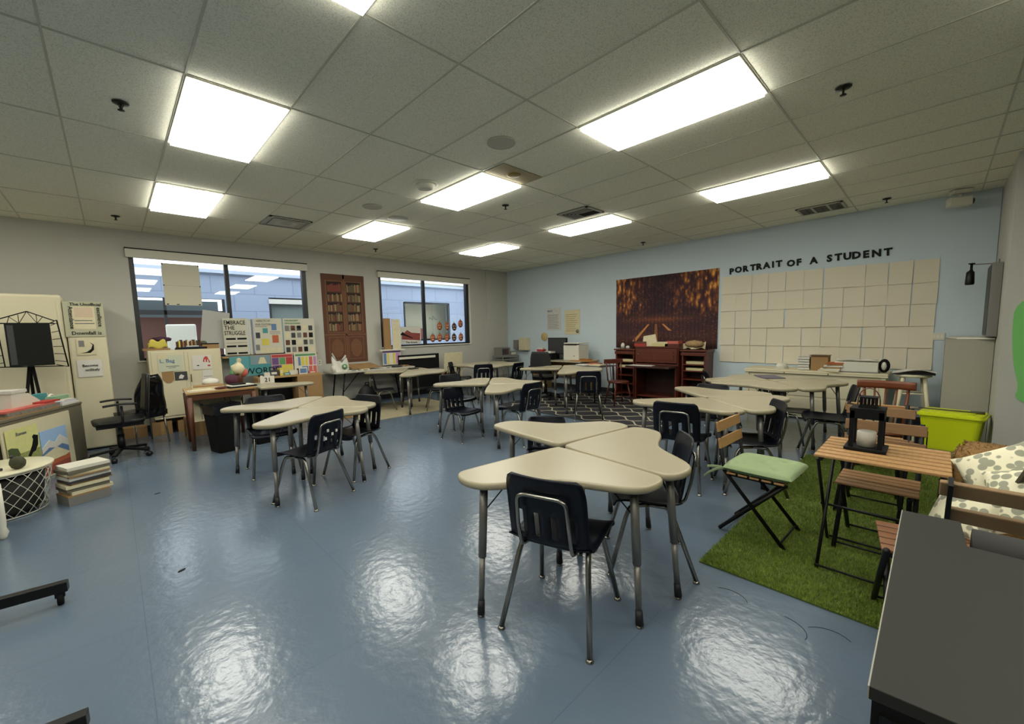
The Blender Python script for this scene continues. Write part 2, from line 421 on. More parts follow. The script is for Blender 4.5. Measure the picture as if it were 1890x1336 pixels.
o = E('patio_chair', 'white chair standing outside behind the first window', 'chair', (1.12,10.9,.0), R(160))
MB().box(-.25,.25,-.25,.25,1.1,1.2,M_white2).build('seat', o, .03); MB().box(-.25,.25,.2,.27,.9,1.75,M_white2).build('backrest', o, .03)
for sx in (-1,1):
    for sy in (-1,1): MB().tube([(sx*.2,sy*.2,-.12),(sx*.2,sy*.2,1.12)],.02,M_white2).build('leg', o)

# ---------------------------------------------------------------- student desks
half = [(.045,0),(.69,0),(.75,.015),(.78,.08),(.78,.16),(.755,.225),(.70,.275),(.62,.32),(.51,.375),(.43,.43)]
OUT = half+[(y, x) for x, y in half[::-1][1:]]
def smoothpoly(P, it=2):
    for _ in range(it):
        Q = []
        for a, b_ in zip(P, P[1:]+P[:1]):
            Q += [(a[0]*.75+b_[0]*.25, a[1]*.75+b_[1]*.25), (a[0]*.25+b_[0]*.75, a[1]*.25+b_[1]*.75)]
        P = Q
    return P
OUTS = smoothpoly(OUT, 2)
def inset(P, k, cx=.33, cy=.33): 
    n = len(P); o = []
    for i in range(n):
        a = Vector(P[i-1]); b_ = Vector(P[(i+1) % n]); t = (b_-a).normalized(); nn = Vector((-t.y, t.x))
        o.append((P[i][0]+nn.x*k, P[i][1]+nn.y*k))
    return o
desk0 = E('student_desk', '', 'desk', group='cream three-sided student desks')
t = MB()
rings = [(inset(OUTS,.020),.690), (inset(OUTS,.004),.697), (OUTS,.710), (inset(OUTS,.001),.723), (inset(OUTS,.006),.7295), (inset(OUTS,.012),.7315), (inset(OUTS,.018),.7300)]
n = len(OUTS); vs = []; fs = []
for P, z in rings: vs += [(x, y, z) for x, y in P]
for r in range(len(rings)-1):
    for i in range(n): fs.append((r*n+i, r*n+(i+1) % n, (r+1)*n+(i+1) % n, (r+1)*n+i))
t.add(vs, fs, M_deskrim, True)
t.add([(x, y, rings[-1][1]) for x, y in rings[-1][0]], [tuple(range(n))], M_desk)
t.add([(x, y, .690) for x, y in rings[0][0]], [tuple(range(n))[::-1]], M_dkgrey)
t.build('tabletop', desk0)
for (a, f_) in (((.10,.10),(.085,.085)), ((.67,.145),(.725,.165)), ((.145,.67),(.165,.725))):
    A = Vector((a[0], a[1], .69)); B = Vector((f_[0], f_[1], 0)); mid = A.lerp(B, .55); lo = A.lerp(B, .875)
    lg = MB().tube([A, A.lerp(B, .55)], .021, M_hammer, 12).tube([mid, lo], .0155, M_hammer, 10)
    d = Vector((.33-a[0], .33-a[1], 0)).normalized()
    lg.bar(A.lerp(B, .22), (a[0]+d.x*.13, a[1]+d.y*.13, .69), .008, .004, M_ink)
    lg = lg.build('leg', desk0)
    MB().tube([lo, B+Vector((0,0,.014))], [.0175,.0205], M_foot, 10).lathe([(.018,0),(.018,.005),(.012,.014)], M_chrome, 12, Matrix.Translation(B)).build('foot_cap', lg)
CL = {
 1: ((2.0,1.645), -6.5, (0,2,3)), 2: ((1.275,4.515), 47.4, (0,2,3)), 3: ((3.74,4.34), 45, (0,2,3)), 4: ((4.415,1.668), -41.6, (0,2,3)),
 5: ((6.255,1.494), 34.6, (0,1,2,3)), 6: ((6.064,4.933), 34.5, (0,2,3)), 7: ((6.14,7.084), 44.6, (0,1,2,3)), 8: ((4.04,7.14), 52, (0,2,3))}
cname = {1:'the nearest centre cluster', 2:'the left cluster by the trash can', 3:'the middle cluster', 4:'the right cluster',
 5:'the far right cluster by the ivory cabinet', 6:'the far cluster on the black lattice rug', 7:'the farthest cluster by the room corner', 8:'the beige rug cluster'}
dname = {(1,0):'rear wing', (1,2):'nearest wing', (1,3):'right wing', (2,0):'rear left wing', (2,2):'front left-pointing wing', (2,3):'right wing',
 (3,0):'left wing', (3,2):'nearest wing', (3,3):'right wing', (4,0):'rear wing', (4,2):'front left-pointing wing', (4,3):'right wing', (5,0):'rear wing by the wall', (5,1):'left-pointing wing', (5,2):'nearest wing', (5,3):'right wing',
 (6,0):'rear wing', (6,2):'nearest wing', (6,3):'right wing', (7,0):'rear wing', (7,1):'left wing', (7,2):'nearest wing', (7,3):'right wing', (8,0):'rear wing', (8,2):'nearest left wing', (8,3):'right wing'}
first = True
def desk(x, y, a, lb):
    global first
    o = desk0 if first else copy_tree(desk0); first = False
    o.location = (x, y, 0); o.rotation_euler = (0, 0, a); o['label'] = lb
for c, ((cx, cy), th, ks) in CL.items():
    for k in ks:
        a = R(th+90*k); g = .008
        ox, oy = g*(math.cos(a)-math.sin(a)), g*(math.sin(a)+math.cos(a))
        desk(cx+ox, cy+oy, a, 'cream desk, %s of %s' % (dname[(c, k)], cname[c]))
desk(1.47, 6.73, 0, 'single cream student desk beside the wooden clutter table')

# ---------------------------------------------------------------- school chairs
prof = [(.205,.405),(.20,.428),(.17,.441),(.10,.443),(.0,.436),(-.10,.432),(-.155,.437),(-.188,.458),(-.203,.50),(-.213,.56),(-.223,.62),(-.235,.69),(-.250,.755),(-.262,.80)]
def cr_pt(P, t):
    k = t*(len(P)-1); i = min(int(k), len(P)-2); f = k-i
    p0, p1, p2, p3 = P[max(i-1, 0)], P[i], P[i+1], P[min(i+2, len(P)-1)]
    return [.5*((2*p1[d])+(-p0[d]+p2[d])*f+(2*p0[d]-5*p1[d]+4*p2[d]-p3[d])*f*f+(-p0[d]+3*p1[d]-3*p2[d]+p3[d])*f**3) for d in (0, 1)]
def shell(u, t):
    y, z = cr_pt(prof, t); s = 2*u-1
    if t < .5: w_ = .215
    else: w_ = .215-.015*math.sin(min(1, (t-.5)/.12)*PI/2)
    # rounded corners
    e0 = t/.10; e1 = (1-t)/.16
    for e_ in (e0, e1):
        if e_ < 1: w_ *= .80+.20*math.sqrt(max(0, 1-(1-e_)**2))
    x = s*w_
    if t < .52: z += .020*abs(s)**3*(1 if t > .1 else .4); 
    else: y += .030*s*s
    return (x, y, z)
chair0 = E('school_chair', '', 'chair', group='navy school chairs with chrome legs')
MB().grid(lambda u, v: shell(u, v*.54), 14, 14, M_navy).build('seat', chair0, solid=.009)
def slot(i, j): return 2 <= j <= 6 and i in (2, 5, 8, 11)
MB().grid(lambda u, v: shell(u, .54+v*.46), 14, 14, M_navy, skip=slot).build('backrest', chair0, solid=.009)
def arc(pts, n=4):
    P = [Vector(p) for p in pts]; o = [P[0]]
    for i in range(1, len(P)-1):
        a = P[i].lerp(P[i-1], .22); b_ = P[i].lerp(P[i+1], .22)
        for k in range(n+1):
            t = k/n; o.append((a*(1-t)+P[i]*t)*(1-t)+(P[i]*(1-t)+b_*t)*t)
    o.append(P[-1]); return o
MB().tube(arc([(-.125,-.10,.418),(-.128,-.205,.44),(-.128,-.238,.56),(-.12,-.262,.715),(.12,-.262,.715),(.128,-.238,.56),(.128,-.205,.44),(.125,-.10,.418)], 5), .0095, M_chrome, 8).build('back_frame', chair0)
for sx in (-1, 1):
    for (tp, ft) in (((.16,.0,.423), (.225,.225,.0)), ((.16,.0,.423), (.225,-.255,.0))):
        s2 = 1 if ft[1] > 0 else -1
        P = arc([(sx*.155, .0, .421), (sx*.172, s2*.115, .414), (sx*ft[0], ft[1], .012)], 5)
        lg = MB().tube(P, .0135, M_chrome, 8).build('leg', chair0)
        MB().lathe([(.019,0),(.019,.005),(.012,.016)], M_chrome, 12, Matrix.Translation((sx*ft[0], ft[1], 0))).build('glide', lg)
chairs = [
 (1.575,1.275,17,1,'navy school chair in the foreground, its back to the camera'),
 (2.33,1.22,125,1,'navy school chair tucked under the right side of nearest cluster'),
 (2.62,2.28,222,.86,'small navy school chair behind the rear wing of nearest cluster'),
 (1.20,3.85,116,1,'navy school chair in front of left cluster, stickers on its back'),
 (1.76,4.23,198,1,'navy school chair on the right side of the left cluster'),
 (1.17,4.98,265,1,'navy school chair behind the left cluster facing the camera'),
 (3.38,4.47,-85,.87,'navy school chair with bright slots left of the middle cluster'),
 (3.84,3.80,92,1,'navy school chair seen from behind at the middle cluster'),
 (3.80,5.12,265,1,'navy school chair mostly hidden behind the middle cluster'),
 (3.78,1.62,8,1,'navy school chair with steel brackets left of the right cluster'),
 (4.03,1.13,120,1,'navy school chair leaning dark at the right end of right cluster'),
 (5.02,1.86,185,.95,'navy school chair low behind the rear wing of right cluster'),
 (6.55,2.22,-60,1,'navy school chair at the left tip of the far right cluster'),
 (6.05,1.22,-95,.87,'navy school chair with slots under the far right cluster'),
 (5.55,.80,105,1,'navy school chair in profile right of the far right cluster'),
 (5.60,3.97,38,1,'navy school chair seen from behind on the black lattice rug'),
 (5.55,7.35,-50,1,'navy school chair at the left end of the farthest cluster'),
 (5.55,6.62,60,1,'navy school chair in front of the farthest cluster'),
 (6.05,6.28,100,1,'navy school chair at the right front of the farthest cluster'),
 (3.72,7.36,-25,.87,'navy school chair facing right at the far left cluster'),
 (4.40,6.62,150,.87,'navy school chair at the right side of the far left cluster')]
for i, (x, y, a, s_, lb) in enumerate(chairs):
    o = chair0 if i == 0 else copy_tree(chair0)
    o.location = (x, y, 0); o.rotation_euler = (0, 0, R(a-90)); o.scale = (s_,)*3; o['label'] = lb
# white stickers on the back of the chair before the left cluster
c4 = [o for o in bpy.data.objects if o.get('label','').startswith('navy school chair in front of left')][0]
for (x, z) in ((-.03,.64),(.02,.60),(.07,.62),(-.06,.575)): MB().box(x-.011, x+.011, -.247, -.243, z-.012, z+.012, M_paper).build('sticker', c4)

# ---------------------------------------------------------------- generic poster
def poster(name, label, cat, loc, w, h, items, base=None, facing='back', tilt=0, th=.006, group=None, rzx=0):
    o = MB(); base = base or M_paper
    o.box(0, w, -th, 0, 0, h, base)
    k = 0
    for it in items:
        if it[0] == 'r':
            _, u0, v0, u1, v1, m = it; k += 1
            o.box(u0*w, u1*w, -th-.0012-.0004*(k % 5), -th+.001, v0*h, v1*h, m)
        elif it[0] == 'c':
            _, u, v, r, m = it; k += 1
            o.lathe([(r*h, 0), (r*h, .003+.0004*(k % 5))], m, 20, Matrix.Translation((u*w, -th+.001, v*h)) @ Matrix.Rotation(PI/2, 4, 'X'))
        elif it[0] == 'p':
            _, pts, m = it; k += 1
            o.prism([(u*w, v*h) for u, v in pts], -.001, .0025+.0004*(k % 5), m, Matrix.Translation((0, -th, 0)) @ Matrix.Rotation(PI/2, 4, 'X'))
        elif it[0] == 't':
            _, txt, u, v, size, m = it[:6]; sx = it[6] if len(it) > 6 else 1; rot = it[7] if len(it) > 7 else 0
            o.text(txt, size, m, Matrix.Translation((u*w, -th-.004, v*h)) @ Matrix.Rotation(PI/2, 4, 'X') @ rz(R(rot)), .001, sx=sx, bold=.0006)
    ob = o.build(name)
    a = {'back': 0, 'blue': -PI/2}[facing]
    put(ob, loc, a+rzx, tilt)
    return tag(ob, label, cat, group)
def lines(u0, u1, v0, v1, n, m, t=.35, jit=.25):
    r = []; 
    for k in range(n):
        v = v1-(v1-v0)*(k+.5)/n; hh = (v1-v0)/n*t/2
        r.append(('r', u0, v-hh, u1-random.random()*jit*(u1-u0), v+hh, m))
    return r

# ---------------------------------------------------------------- blue wall
M_sheet = mat('grey_cream_sheet', (214,206,184), .85, noise=.03, nscale=3)
rnd = random.Random(3)
shmesh = []
for v in range(4):
    k1, k2 = rnd.uniform(-.008,.014), rnd.uniform(-.006,.012)
    o_ = MB().grid(lambda u, t, k1=k1, k2=k2: ((u-.005)*.2478, -.002-.012*(1-t)**2-k1*.7*max(0,.5-t)*u*2-abs(k2)*.7*(1-t)**2*(1-u)-.004*u*u, t*.318), 5, 6, M_sheet, False)
    shmesh.append(o_)
sheet_src = None; srcs = []
for row in range(5):
    for col in range(11):
        zt = 2.355-.308*row-.004*col*(1 if row == 0 else .6)
        if row == 4: zt += .0
        yy = 2.835-.2535*col+rnd.uniform(-.006,.006)
        k = rnd.randrange(4)
        if len(srcs) <= k or True:
            if k >= len(srcs):
                k = len(srcs); o = shmesh[k].build('blank_sheet', solid=.001); srcs.append(o)
            else: o = srcs[k].copy(); C.objects.link(o)
        put(o, (XB-.0005-.0025*((row+col) % 2)-.0008*(row % 3), yy, zt-.318), -PI/2, 0, rnd.uniform(-.012,.012))
        tag(o, 'blank grey-cream sheet in the grid of sheets on the blue wall', 'paper sheet', 'blank sheets on the blue wall')
txt = 'PORTRAITOFASTUDENT'
wds = ['PORTRAIT']*8+['OF']*2+['A']+['STUDENT']*7
ordn = {2:'first R of PORTRAIT', 4:'second R of PORTRAIT', 3:'first T of PORTRAIT', 7:'last T of PORTRAIT', 12:'first T of STUDENT', 17:'last T of STUDENT'}
posl = [(2.671,2.442),(2.563,2.458),(2.44,2.462),(2.329,2.467),(2.229,2.472),(2.121,2.478),(2.025,2.48),(1.938,2.482),(1.768,2.468),(1.656,2.470),(1.46,2.47),(1.259,2.476),(1.150,2.479),(1.041,2.478),(0.933,2.478),(0.822,2.475),(0.707,2.473),(0.582,2.473)]
for i, ch in enumerate(txt):
    y, z = posl[i]
    m = MB().text(ch, .14, M_ink, Matrix.Rotation(PI/2, 4, 'X'), .004, bold=.007)
    xs = [v[0] for v in m.v]; cx = (min(xs)+max(xs))/2
    m.v = [(v[0]-cx, v[1], v[2]-.045) for v in m.v]
    o = m.build('wall_letter'); put(o, (XB-.008, y, z), -PI/2, 0, R(-2))
    nm = ordn.get(i, 'letter %s of the word %s' % (ch, wds[i])) 
    tag(o, 'black cut-out %s above the blank sheets' % nm, 'letter', 'PORTRAIT OF A STUDENT letters')

# candle-lit tapestry (procedural)
mt = mat('candlelit_tapestry', (38,22,24), .9)
b = mt.node_tree.nodes['Principled BSDF']; tc = N(mt, 'ShaderNodeTexCoord')
sp = N(mt, 'ShaderNodeSeparateXYZ'); L(mt, tc.outputs['Generated'], sp.inputs[0])
def math_(m, op, a, b_=None, clamp=False):
    n = N(m, 'ShaderNodeMath', operation=op, use_clamp=clamp)
    for i, v in enumerate((a, b_)):
        if v is None: continue
        if isinstance(v, (int, float)): n.inputs[i].default_value = v
        else: L(m, v, n.inputs[i])
    return n.outputs[0]
mp = N(mt, 'ShaderNodeMapping'); mp.inputs['Scale'].default_value = (16, 1, 5); L(mt, tc.outputs['Generated'], mp.inputs[0])
def spots(scx, scz, k, pw, seed):
    mp_ = N(mt, 'ShaderNodeMapping'); mp_.inputs['Scale'].default_value = (scx, 1, scz); mp_.inputs['Location'].default_value = (seed, seed*.7, seed*1.3); L(mt, tc.outputs['Generated'], mp_.inputs[0])
    v_ = N(mt, 'ShaderNodeTexVoronoi'); v_.inputs['Scale'].default_value = 1; v_.voronoi_dimensions = '3D'; L(mt, mp_.outputs[0], v_.inputs['Vector'])
    return math_(mt, 'POWER', math_(mt, 'SUBTRACT', 1, math_(mt, 'MULTIPLY', v_.outputs['Distance'], k), True), pw)
side = math_(mt, 'ABSOLUTE', math_(mt, 'SUBTRACT', sp.outputs['X'], .46))
up = N(mt, 'ShaderNodeMapRange'); up.inputs['From Min'].default_value = .40; up.inputs['From Max'].default_value = .62; L(mt, sp.outputs['Z'], up.inputs[0])
sw = N(mt, 'ShaderNodeMapRange'); sw.inputs['From Min'].default_value = .06; sw.inputs['From Max'].default_value = .34; sw.inputs['To Min'].default_value = .10; L(mt, side, sw.inputs[0])
ns = N(mt, 'ShaderNodeTexNoise'); ns.inputs['Scale'].default_value = 3.5; ns.inputs['Detail'].default_value = 3; L(mt, tc.outputs['Generated'], ns.inputs['Vector'])
nn_ = math_(mt, 'POWER', math_(mt, 'MULTIPLY', ns.outputs[0], 1.75, True), 2)
big = math_(mt, 'ADD', spots(20, 6, 1.45, 2.0, .3), math_(mt, 'ADD', spots(34, 13, 1.5, 2.0, 4.1), .05))
g_ = math_(mt, 'MULTIPLY', math_(mt, 'MULTIPLY', big, math_(mt, 'MULTIPLY', up.outputs[0], sw.outputs[0])), nn_)
hz = math_(mt, 'POWER', math_(mt, 'SUBTRACT', 1, math_(mt, 'MULTIPLY', math_(mt, 'ABSOLUTE', math_(mt, 'SUBTRACT', sp.outputs['Z'], .40)), 8), True), 2)
hz = math_(mt, 'MULTIPLY', hz, math_(mt, 'SUBTRACT', .5, math_(mt, 'MULTIPLY', side, .9), True))
tw = math_(mt, 'MULTIPLY', spots(46, 30, 1.9, 2, 2.2), .32)
fl_ = N(mt, 'ShaderNodeMapRange'); fl_.inputs['From Min'].default_value = .42; fl_.inputs['From Max'].default_value = .1; fl_.inputs['To Max'].default_value = .10; L(mt, sp.outputs['Z'], fl_.inputs[0])
tot = math_(mt, 'ADD', math_(mt, 'ADD', math_(mt, 'MULTIPLY', g_, .95), math_(mt, 'MULTIPLY', hz, .45)), math_(mt, 'ADD', math_(mt, 'MULTIPLY', tw, nn_), fl_.outputs[0]), True)
# drape fold shading, painted into the colour as wavy bands
wv = N(mt, 'ShaderNodeTexWave'); wv.inputs['Scale'].default_value = 9; wv.inputs['Distortion'].default_value = 1.5; L(mt, tc.outputs['Generated'], wv.inputs['Vector'])
cr = N(mt, 'ShaderNodeValToRGB'); cr.color_ramp.elements[0].color = (*lin((48,31,40)), 1); cr.color_ramp.elements[1].color = (*lin((240,172,84)), 1); cr.color_ramp.elements[1].position = .8
e_ = cr.color_ramp.elements.new(.28); e_.color = (*lin((140,80,46)), 1)
e_ = cr.color_ramp.elements.new(.1); e_.color = (*lin((82,50,48)), 1)
L(mt, tot, cr.inputs[0])
mx = N(mt, 'ShaderNodeMix', data_type='RGBA', blend_type='MULTIPLY'); mx.inputs[0].default_value = .3
L(mt, cr.outputs[0], mx.inputs[6]); L(mt, wv.outputs['Color'], mx.inputs[7]); L(mt, mx.outputs[2], b.inputs['Base Color'])
M_gold = mat('amber_print', (196,132,74), .9); M_gold2 = mat('dim_amber_print', (140,88,58), .9)
tp = MB().grid(lambda u, v: (u*2.16, -.008-.004*math.sin(u*38)*(1-v*.6), v*1.495), 60, 6, mt).prism([(.78,.30),(.66,.30),(.34,.02),(.58,.02)], 0, .001, M_gold2, Matrix.Translation((0,-.0135,0)) @ Matrix.Rotation(PI/2,4,'X')) if False else MB().grid(lambda u, v: (u*2.16, -.008-.004*math.sin(u*38)*(1-v*.6), v*1.495), 60, 6, mt)
o = tp.build('candle_tapestry', solid=.003)
for pts, m in (([(.80,.50),(.76,.50),(.40,.14),(.49,.14)], M_gold), ([(1.07,.50),(1.11,.50),(1.28,.36),(1.21,.36)], M_gold), ([(.92,.50),(.97,.50),(.99,.14),(.90,.14)], M_gold2)):
    MB().prism(pts, 0, .001, m, Matrix.Translation((0,-.0145,0)) @ Matrix.Rotation(PI/2,4,'X')).build('printed_aisle', o)
put(o, (XB-.003, 5.045, 1.035), -PI/2); tag(o, 'dark tapestry printed with glowing candles, hung on blue wall', 'tapestry')

M_ivory = mat('ivory_map_print', (206,196,160), .8, noise=.14, nscale=16)
M_whiteprint = mat('white_map_print', (196,196,190), .8, noise=.18, nscale=20)
poster('wall_poster', 'white printed poster, left of the pair on the blue wall', 'poster', (XB-.003,7.09,1.46), .45, .56,
   [('t','MAPS',.05,.82,.07,M_blueink)]+lines(.06,.9,.05,.72,11,M_grey,.3), M_whiteprint, 'blue')
poster('wall_poster', 'ivory parchment poster, right of the pair on the blue wall', 'poster', (XB-.003,6.51,1.345), .46, .6,
   lines(.1,.85,.1,.85,9,mat('tan_print',(170,150,104),.8),.3)+[('c',.85,.12,.08,M_grey)], M_ivory, 'blue')
o = MB().lathe([(.02,0),(.1,0),(.11,.008),(.09,.02),(.03,.026),(.0,.026)], mat('straw_gold',(190,166,104),.7,noise=.2,nscale=30), 18)
for k in range(12):
    a = k*PI/6; o.bar((.05*math.cos(a),.05*math.sin(a),.02),(.115*math.cos(a),.115*math.sin(a),.014),.012,.006,M_ivory)
o = o.build('straw_ornament'); o.location = (XB-.001,7.19,1.29); o.rotation_euler = (0,-PI/2,0); tag(o, 'round straw ornament below the white wall poster', 'wall ornament')
poster('light_switch', 'white triple light switch plate right of the blank sheets', 'light switch', (XB-.003,.075,1.203), .13, .1,
   [('r',.12,.3,.3,.7,M_trim),('r',.41,.3,.59,.7,M_trim),('r',.7,.3,.88,.7,M_trim)], M_white2, 'blue', th=.008)
# wall box by the corner
o = E('wall_cabinet', 'small grey metal box mounted on the wall by the corner', 'wall box', (XB-.002,8.02,.93))
MB().box(-.14,0,-.31,.0,0,.34,M_cream).build('body', o, .004); MB().box(-.15,-.0,.03,.2,.03,.28,M_grey).build('side_box', o, .004)
MB().box(-.146,-.14,-.28,-.03,.03,.31,M_cream).build('door', o)

# secretary desk + side shelves ------------------------------------------------
M_secret = mat('dark_red_mahogany', (88,38,24), .35, noise=.3, nscale=6, stretch=(8,8,1))
M_dkmah = mat('deep_mahogany', (52,22,14), .5)  # darker mahogany for the back panels and writing surface
o = E('secretary_desk', 'dark red wooden drop-front secretary desk under the candle tapestry', 'desk', (7.74,3.87,0), -PI/2)   # local x -> -y, local -y -> toward room (-x)
b_ = MB()
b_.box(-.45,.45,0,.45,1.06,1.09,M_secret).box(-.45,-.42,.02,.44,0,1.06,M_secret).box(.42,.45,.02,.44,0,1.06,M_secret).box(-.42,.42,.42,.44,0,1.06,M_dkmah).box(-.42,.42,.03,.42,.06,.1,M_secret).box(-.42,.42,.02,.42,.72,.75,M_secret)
b_.build('carcass', o, .003)
MB().box(-.43,.43,-.005,.02,.77,1.05,M_secret).box(-.36,.36,-.012,-.003,.82,1.0,M_secret).build('drop_front', o, .003)
for sx in (-.37,.37): MB().lathe([(.012,0),(.014,.015)], M_chrome, 10, Matrix.Translation((sx,-.006,.93)) @ Matrix.Rotation(PI/2,4,'X')).build('knob', o)
MB().box(-.45,.45,-.38,.02,.69,.72,M_dkmah).build('writing_surface', o, .003)
for sx in (-.44,.40): MB().box(sx,sx+.04,-.02,.02,0,.69,M_secret).build('front_post', o)
for (y0, lb, nm) in ((4.585,'low mahogany shelf unit left of the secretary desk','left'), (3.155,'mahogany shelf unit with open shelves right of the secretary desk','right')):
    s_ = E('bookshelf', lb, 'shelf', (7.80,y0,0), -PI/2, 'shelf units flanking the secretary')
    hw = .22; b_ = MB()
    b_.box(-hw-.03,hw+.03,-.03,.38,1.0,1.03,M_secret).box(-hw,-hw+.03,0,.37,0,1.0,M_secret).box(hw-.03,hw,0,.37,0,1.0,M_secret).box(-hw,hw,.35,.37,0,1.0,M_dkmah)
    b_.build('carcass', s_, .003)
    MB().box(-hw-.015,hw+.015,-.015,.01,.92,.98,M_secret).build('top_moulding', s_, .003)
    for z in (.08,.28,.46,.62,.74): MB().box(-hw+.03,hw-.03,.01,.35,z,z+.018,M_secret).build('shelf', s_)
    k_ = 0
    for z in (.76,.638):
        q = MB().box(7.86,8.08,y0-.17,y0+.16,z+.001,z+.05,mat('cream_paper_stack',(196,186,140),.8)).build('paper_stack'); k_ += 1
        tag(q, 'cream paper stack on the %s shelf of the %s mahogany unit' % ('top' if k_ == 1 else 'second', nm), 'papers', 'paper stacks in the mahogany units')
# things on top
def item(fn, name, lb, cat, loc, rz_=0, group=None, **kw):
    m = MB(); fn(m); o = m.build(name, **kw); put(o, loc, rz_); return tag(o, lb, cat, group)
item(lambda m: m.box(-.09,.09,-.12,.12,0,.05,M_red).box(-.085,.085,-.11,.11,.0501,.09,M_brown), 'book_stack', 'two dark red books lying on the left end of secretary', 'books', (7.9,4.25,1.092))
def ptent(m):
    m.add([(0,-.16,0),(0,.16,0),(.05,-.1,.24),(.05,.16,.2),(.07,-.16,0),(.07,.16,0)],[(0,1,3,2),(2,3,5,4),(0,2,4),(1,5,3),(0,4,5,1)],M_ivory)
item(ptent, 'folded_card', 'cream folded card standing on top of the secretary', 'card', (7.86,4.06,1.092))
item(lambda m: m.box(-.1,.1,-.16,.16,0,.06,mat('yellow_cream_box',(196,188,130),.7)).box(-.1,.1,-.158,.12,.0601,.085,M_ivory), 'flat_box', 'pale yellow flat box on top of secretary', 'box', (7.9,3.82,1.092))
item(lambda m: m.box(-.1,.1,-.14,.14,0,.05,M_redwood).box(-.09,.09,-.12,.13,.0501,.1,M_pink), 'book_stack', 'pink and brown books on right end of the secretary top', 'books', (7.9,3.57,1.092))
def drape(m):
    m.grid(lambda u, v: (-.02+.12*math.sin(3*v)*.4+.03*math.sin(9*u), -.22+.44*u, .02+.12*math.sin(PI*v)*(1-.4*u)+.015*math.sin(12*u+5*v)), 14, 8, M_ivory)
    m.ball((.0,-.02,.10),.1,mat('cream_brown_fabric',(158,130,92),.9,noise=.5,nscale=22),14,(1,1.8,.7),.12)
item(drape, 'cloth_bundle', 'cream and brown cloth bundle on right mahogany unit', 'cloth', (7.95,3.22,1.035))
for k, (yy, hh) in enumerate(((4.72,.12),(4.60,.06))):
    item(lambda m: m.lathe([(.04,0),(.045,hh*.6),(.02,hh),(0,hh)], M_white2, 14), 'small_jar', ('tall white jar' if k == 0 else 'short white jar')+' on the left mahogany shelf unit', 'jar', (7.95,yy,1.032))
item(lambda m: m.lathe([(.016,0),(.014,.24),(.004,.26)], M_brown, 10), 'brown_candlestick', 'thin brown candlestick on the left mahogany unit', 'candlestick', (8.05,4.50,1.032))
item(lambda m: m.box(-.10,.10,-.24,.24,0,.006,M_paper), 'paper_pad', 'white paper sheet on the secretary writing surface', 'paper', (7.52,4.05,.7215), R(4))

# spindle chair
def spindle_chair(nm, lb, m, x, y, a, hs=1):
    o = E(nm, lb, 'chair', (x,y,0), R(a))
    MB().lathe([(.19,.43),(.2,.445),(.19,.46)], m, 20).build('seat', o)
    for sx in (-1,1):
        for sy in (-1,1): MB().tube([(sx*.12,sy*.12,.435),(sx*.19,sy*.19,0)],[.016,.013],m).build('leg', o)
    MB().tube([(-.165,.0,.22),(.165,0,.22)],.009,m).tube([(-.16,-.165,.18),(.16,-.165,.18)],.009,m).tube([(-.16,.165,.18),(.16,.165,.18)],.009,m).build('stretcher', o)
    for k in range(5):
        xx = -.14+.07*k; MB().tube([(xx,-.15,.45),(xx*1.15,-.2,.84*hs)],.008 if 0 < k < 4 else .013,m).build('spindle', o)
    return o
o = spindle_chair('spindle_chair', 'small dark wooden spindle-back chair beside the secretary desk', M_redwood, 6.95, 4.22, 150)
MB().box(-.2,.2,-.22,-.185,.78,.87,M_redwood).build('top_rail', o, .01)

# back computer desk in the corner ---------------------------------------------
o = E('computer_desk', 'light-topped computer desk against the blue wall', 'desk', (7.75,6.2,0), -PI/2)
MB().box(-.75,.75,-.35,.4,.72,.75,M_desk).build('desktop', o, .004)
for sx in (-.72,.69): MB().box(sx,sx+.03,-.3,.38,0,.72,M_oak).build('side_panel', o)
MB().box(-.69,.69,.34,.37,.3,.72,M_oak).build('back_panel', o)
o = E('monitor', 'black computer monitor on the corner desk', 'monitor', (7.85,6.45,.751), -PI/2)
MB().box(-.29,.29,-.02,.02,.12,.52,M_matblack).box(-.27,.27,-.022,-.019,.14,.50,M_dkgrey).build('screen', o)
MB().tube([(0,.02,.0),(0,.02,.2)],.03,M_black).build('stand_neck', o); MB().box(-.12,.12,-.09,.1,0,.012,M_black).build('stand_base', o, .004)
o = E('printer', 'boxy cream printer on the computer desk beside the monitor', 'printer', (7.75,5.82,.751), -PI/2)
MB().box(-.22,.22,-.2,.2,0,.36,M_white2).build('body', o, .02)
MB().box(-.2,.23,-.2,.2,.385,.41,M_white2).build('scanner_lid', o, .006); MB().box(-.17,.17,-.215,-.1,.361,.384,M_ink).build('paper_slot', o)
MB().box(.08,.1,-.204,-.2,.1,.12,M_ink).build('logo_button', o)
item(lambda m: m.box(-.1,.1,-.14,.14,0,.16,M_ink).box(-.1,.08,-.1,.1,.161,.2,M_paper), 'desktop_dock', 'black box with white papers in front of the monitor', 'box', (7.62,6.5,.751))
item(lambda m: m.box(-.05,.05,-.09,.09,0,.2,M_pink).box(-.06,.06,-.1,.1,.201,.24,M_red).box(-.04,.04,-.08,.08,.241,.28,M_white), 'paper_box_stack', 'red and pink boxes stacked left of the monitor', 'boxes', (7.7,6.85,.751))
def curlwood(m):
    m.prism(smoothpoly([(-.34,-.1),(.0,-.14),(.34,-.08),(.36,.1),(0,.16),(-.3,.12)],2),0,.02,mat('tan_plywood',(168,118,60),.5,noise=.15,nscale=8))
    m.prism(smoothpoly([(-.2,-.1),(.1,-.12),(.15,.05),(-.15,.1)],2),.021,.05,mat('tan_leather',(150,98,44),.5))
item(curlwood, 'wooden_tray', 'tan curved wooden tray on the desk right of the printer', 'tray', (7.62,5.5,.75), R(90))
o = E('folding_side_table', 'dark low table with papers between printer desk and secretary', 'table', (7.12,4.95,0), R(-10))
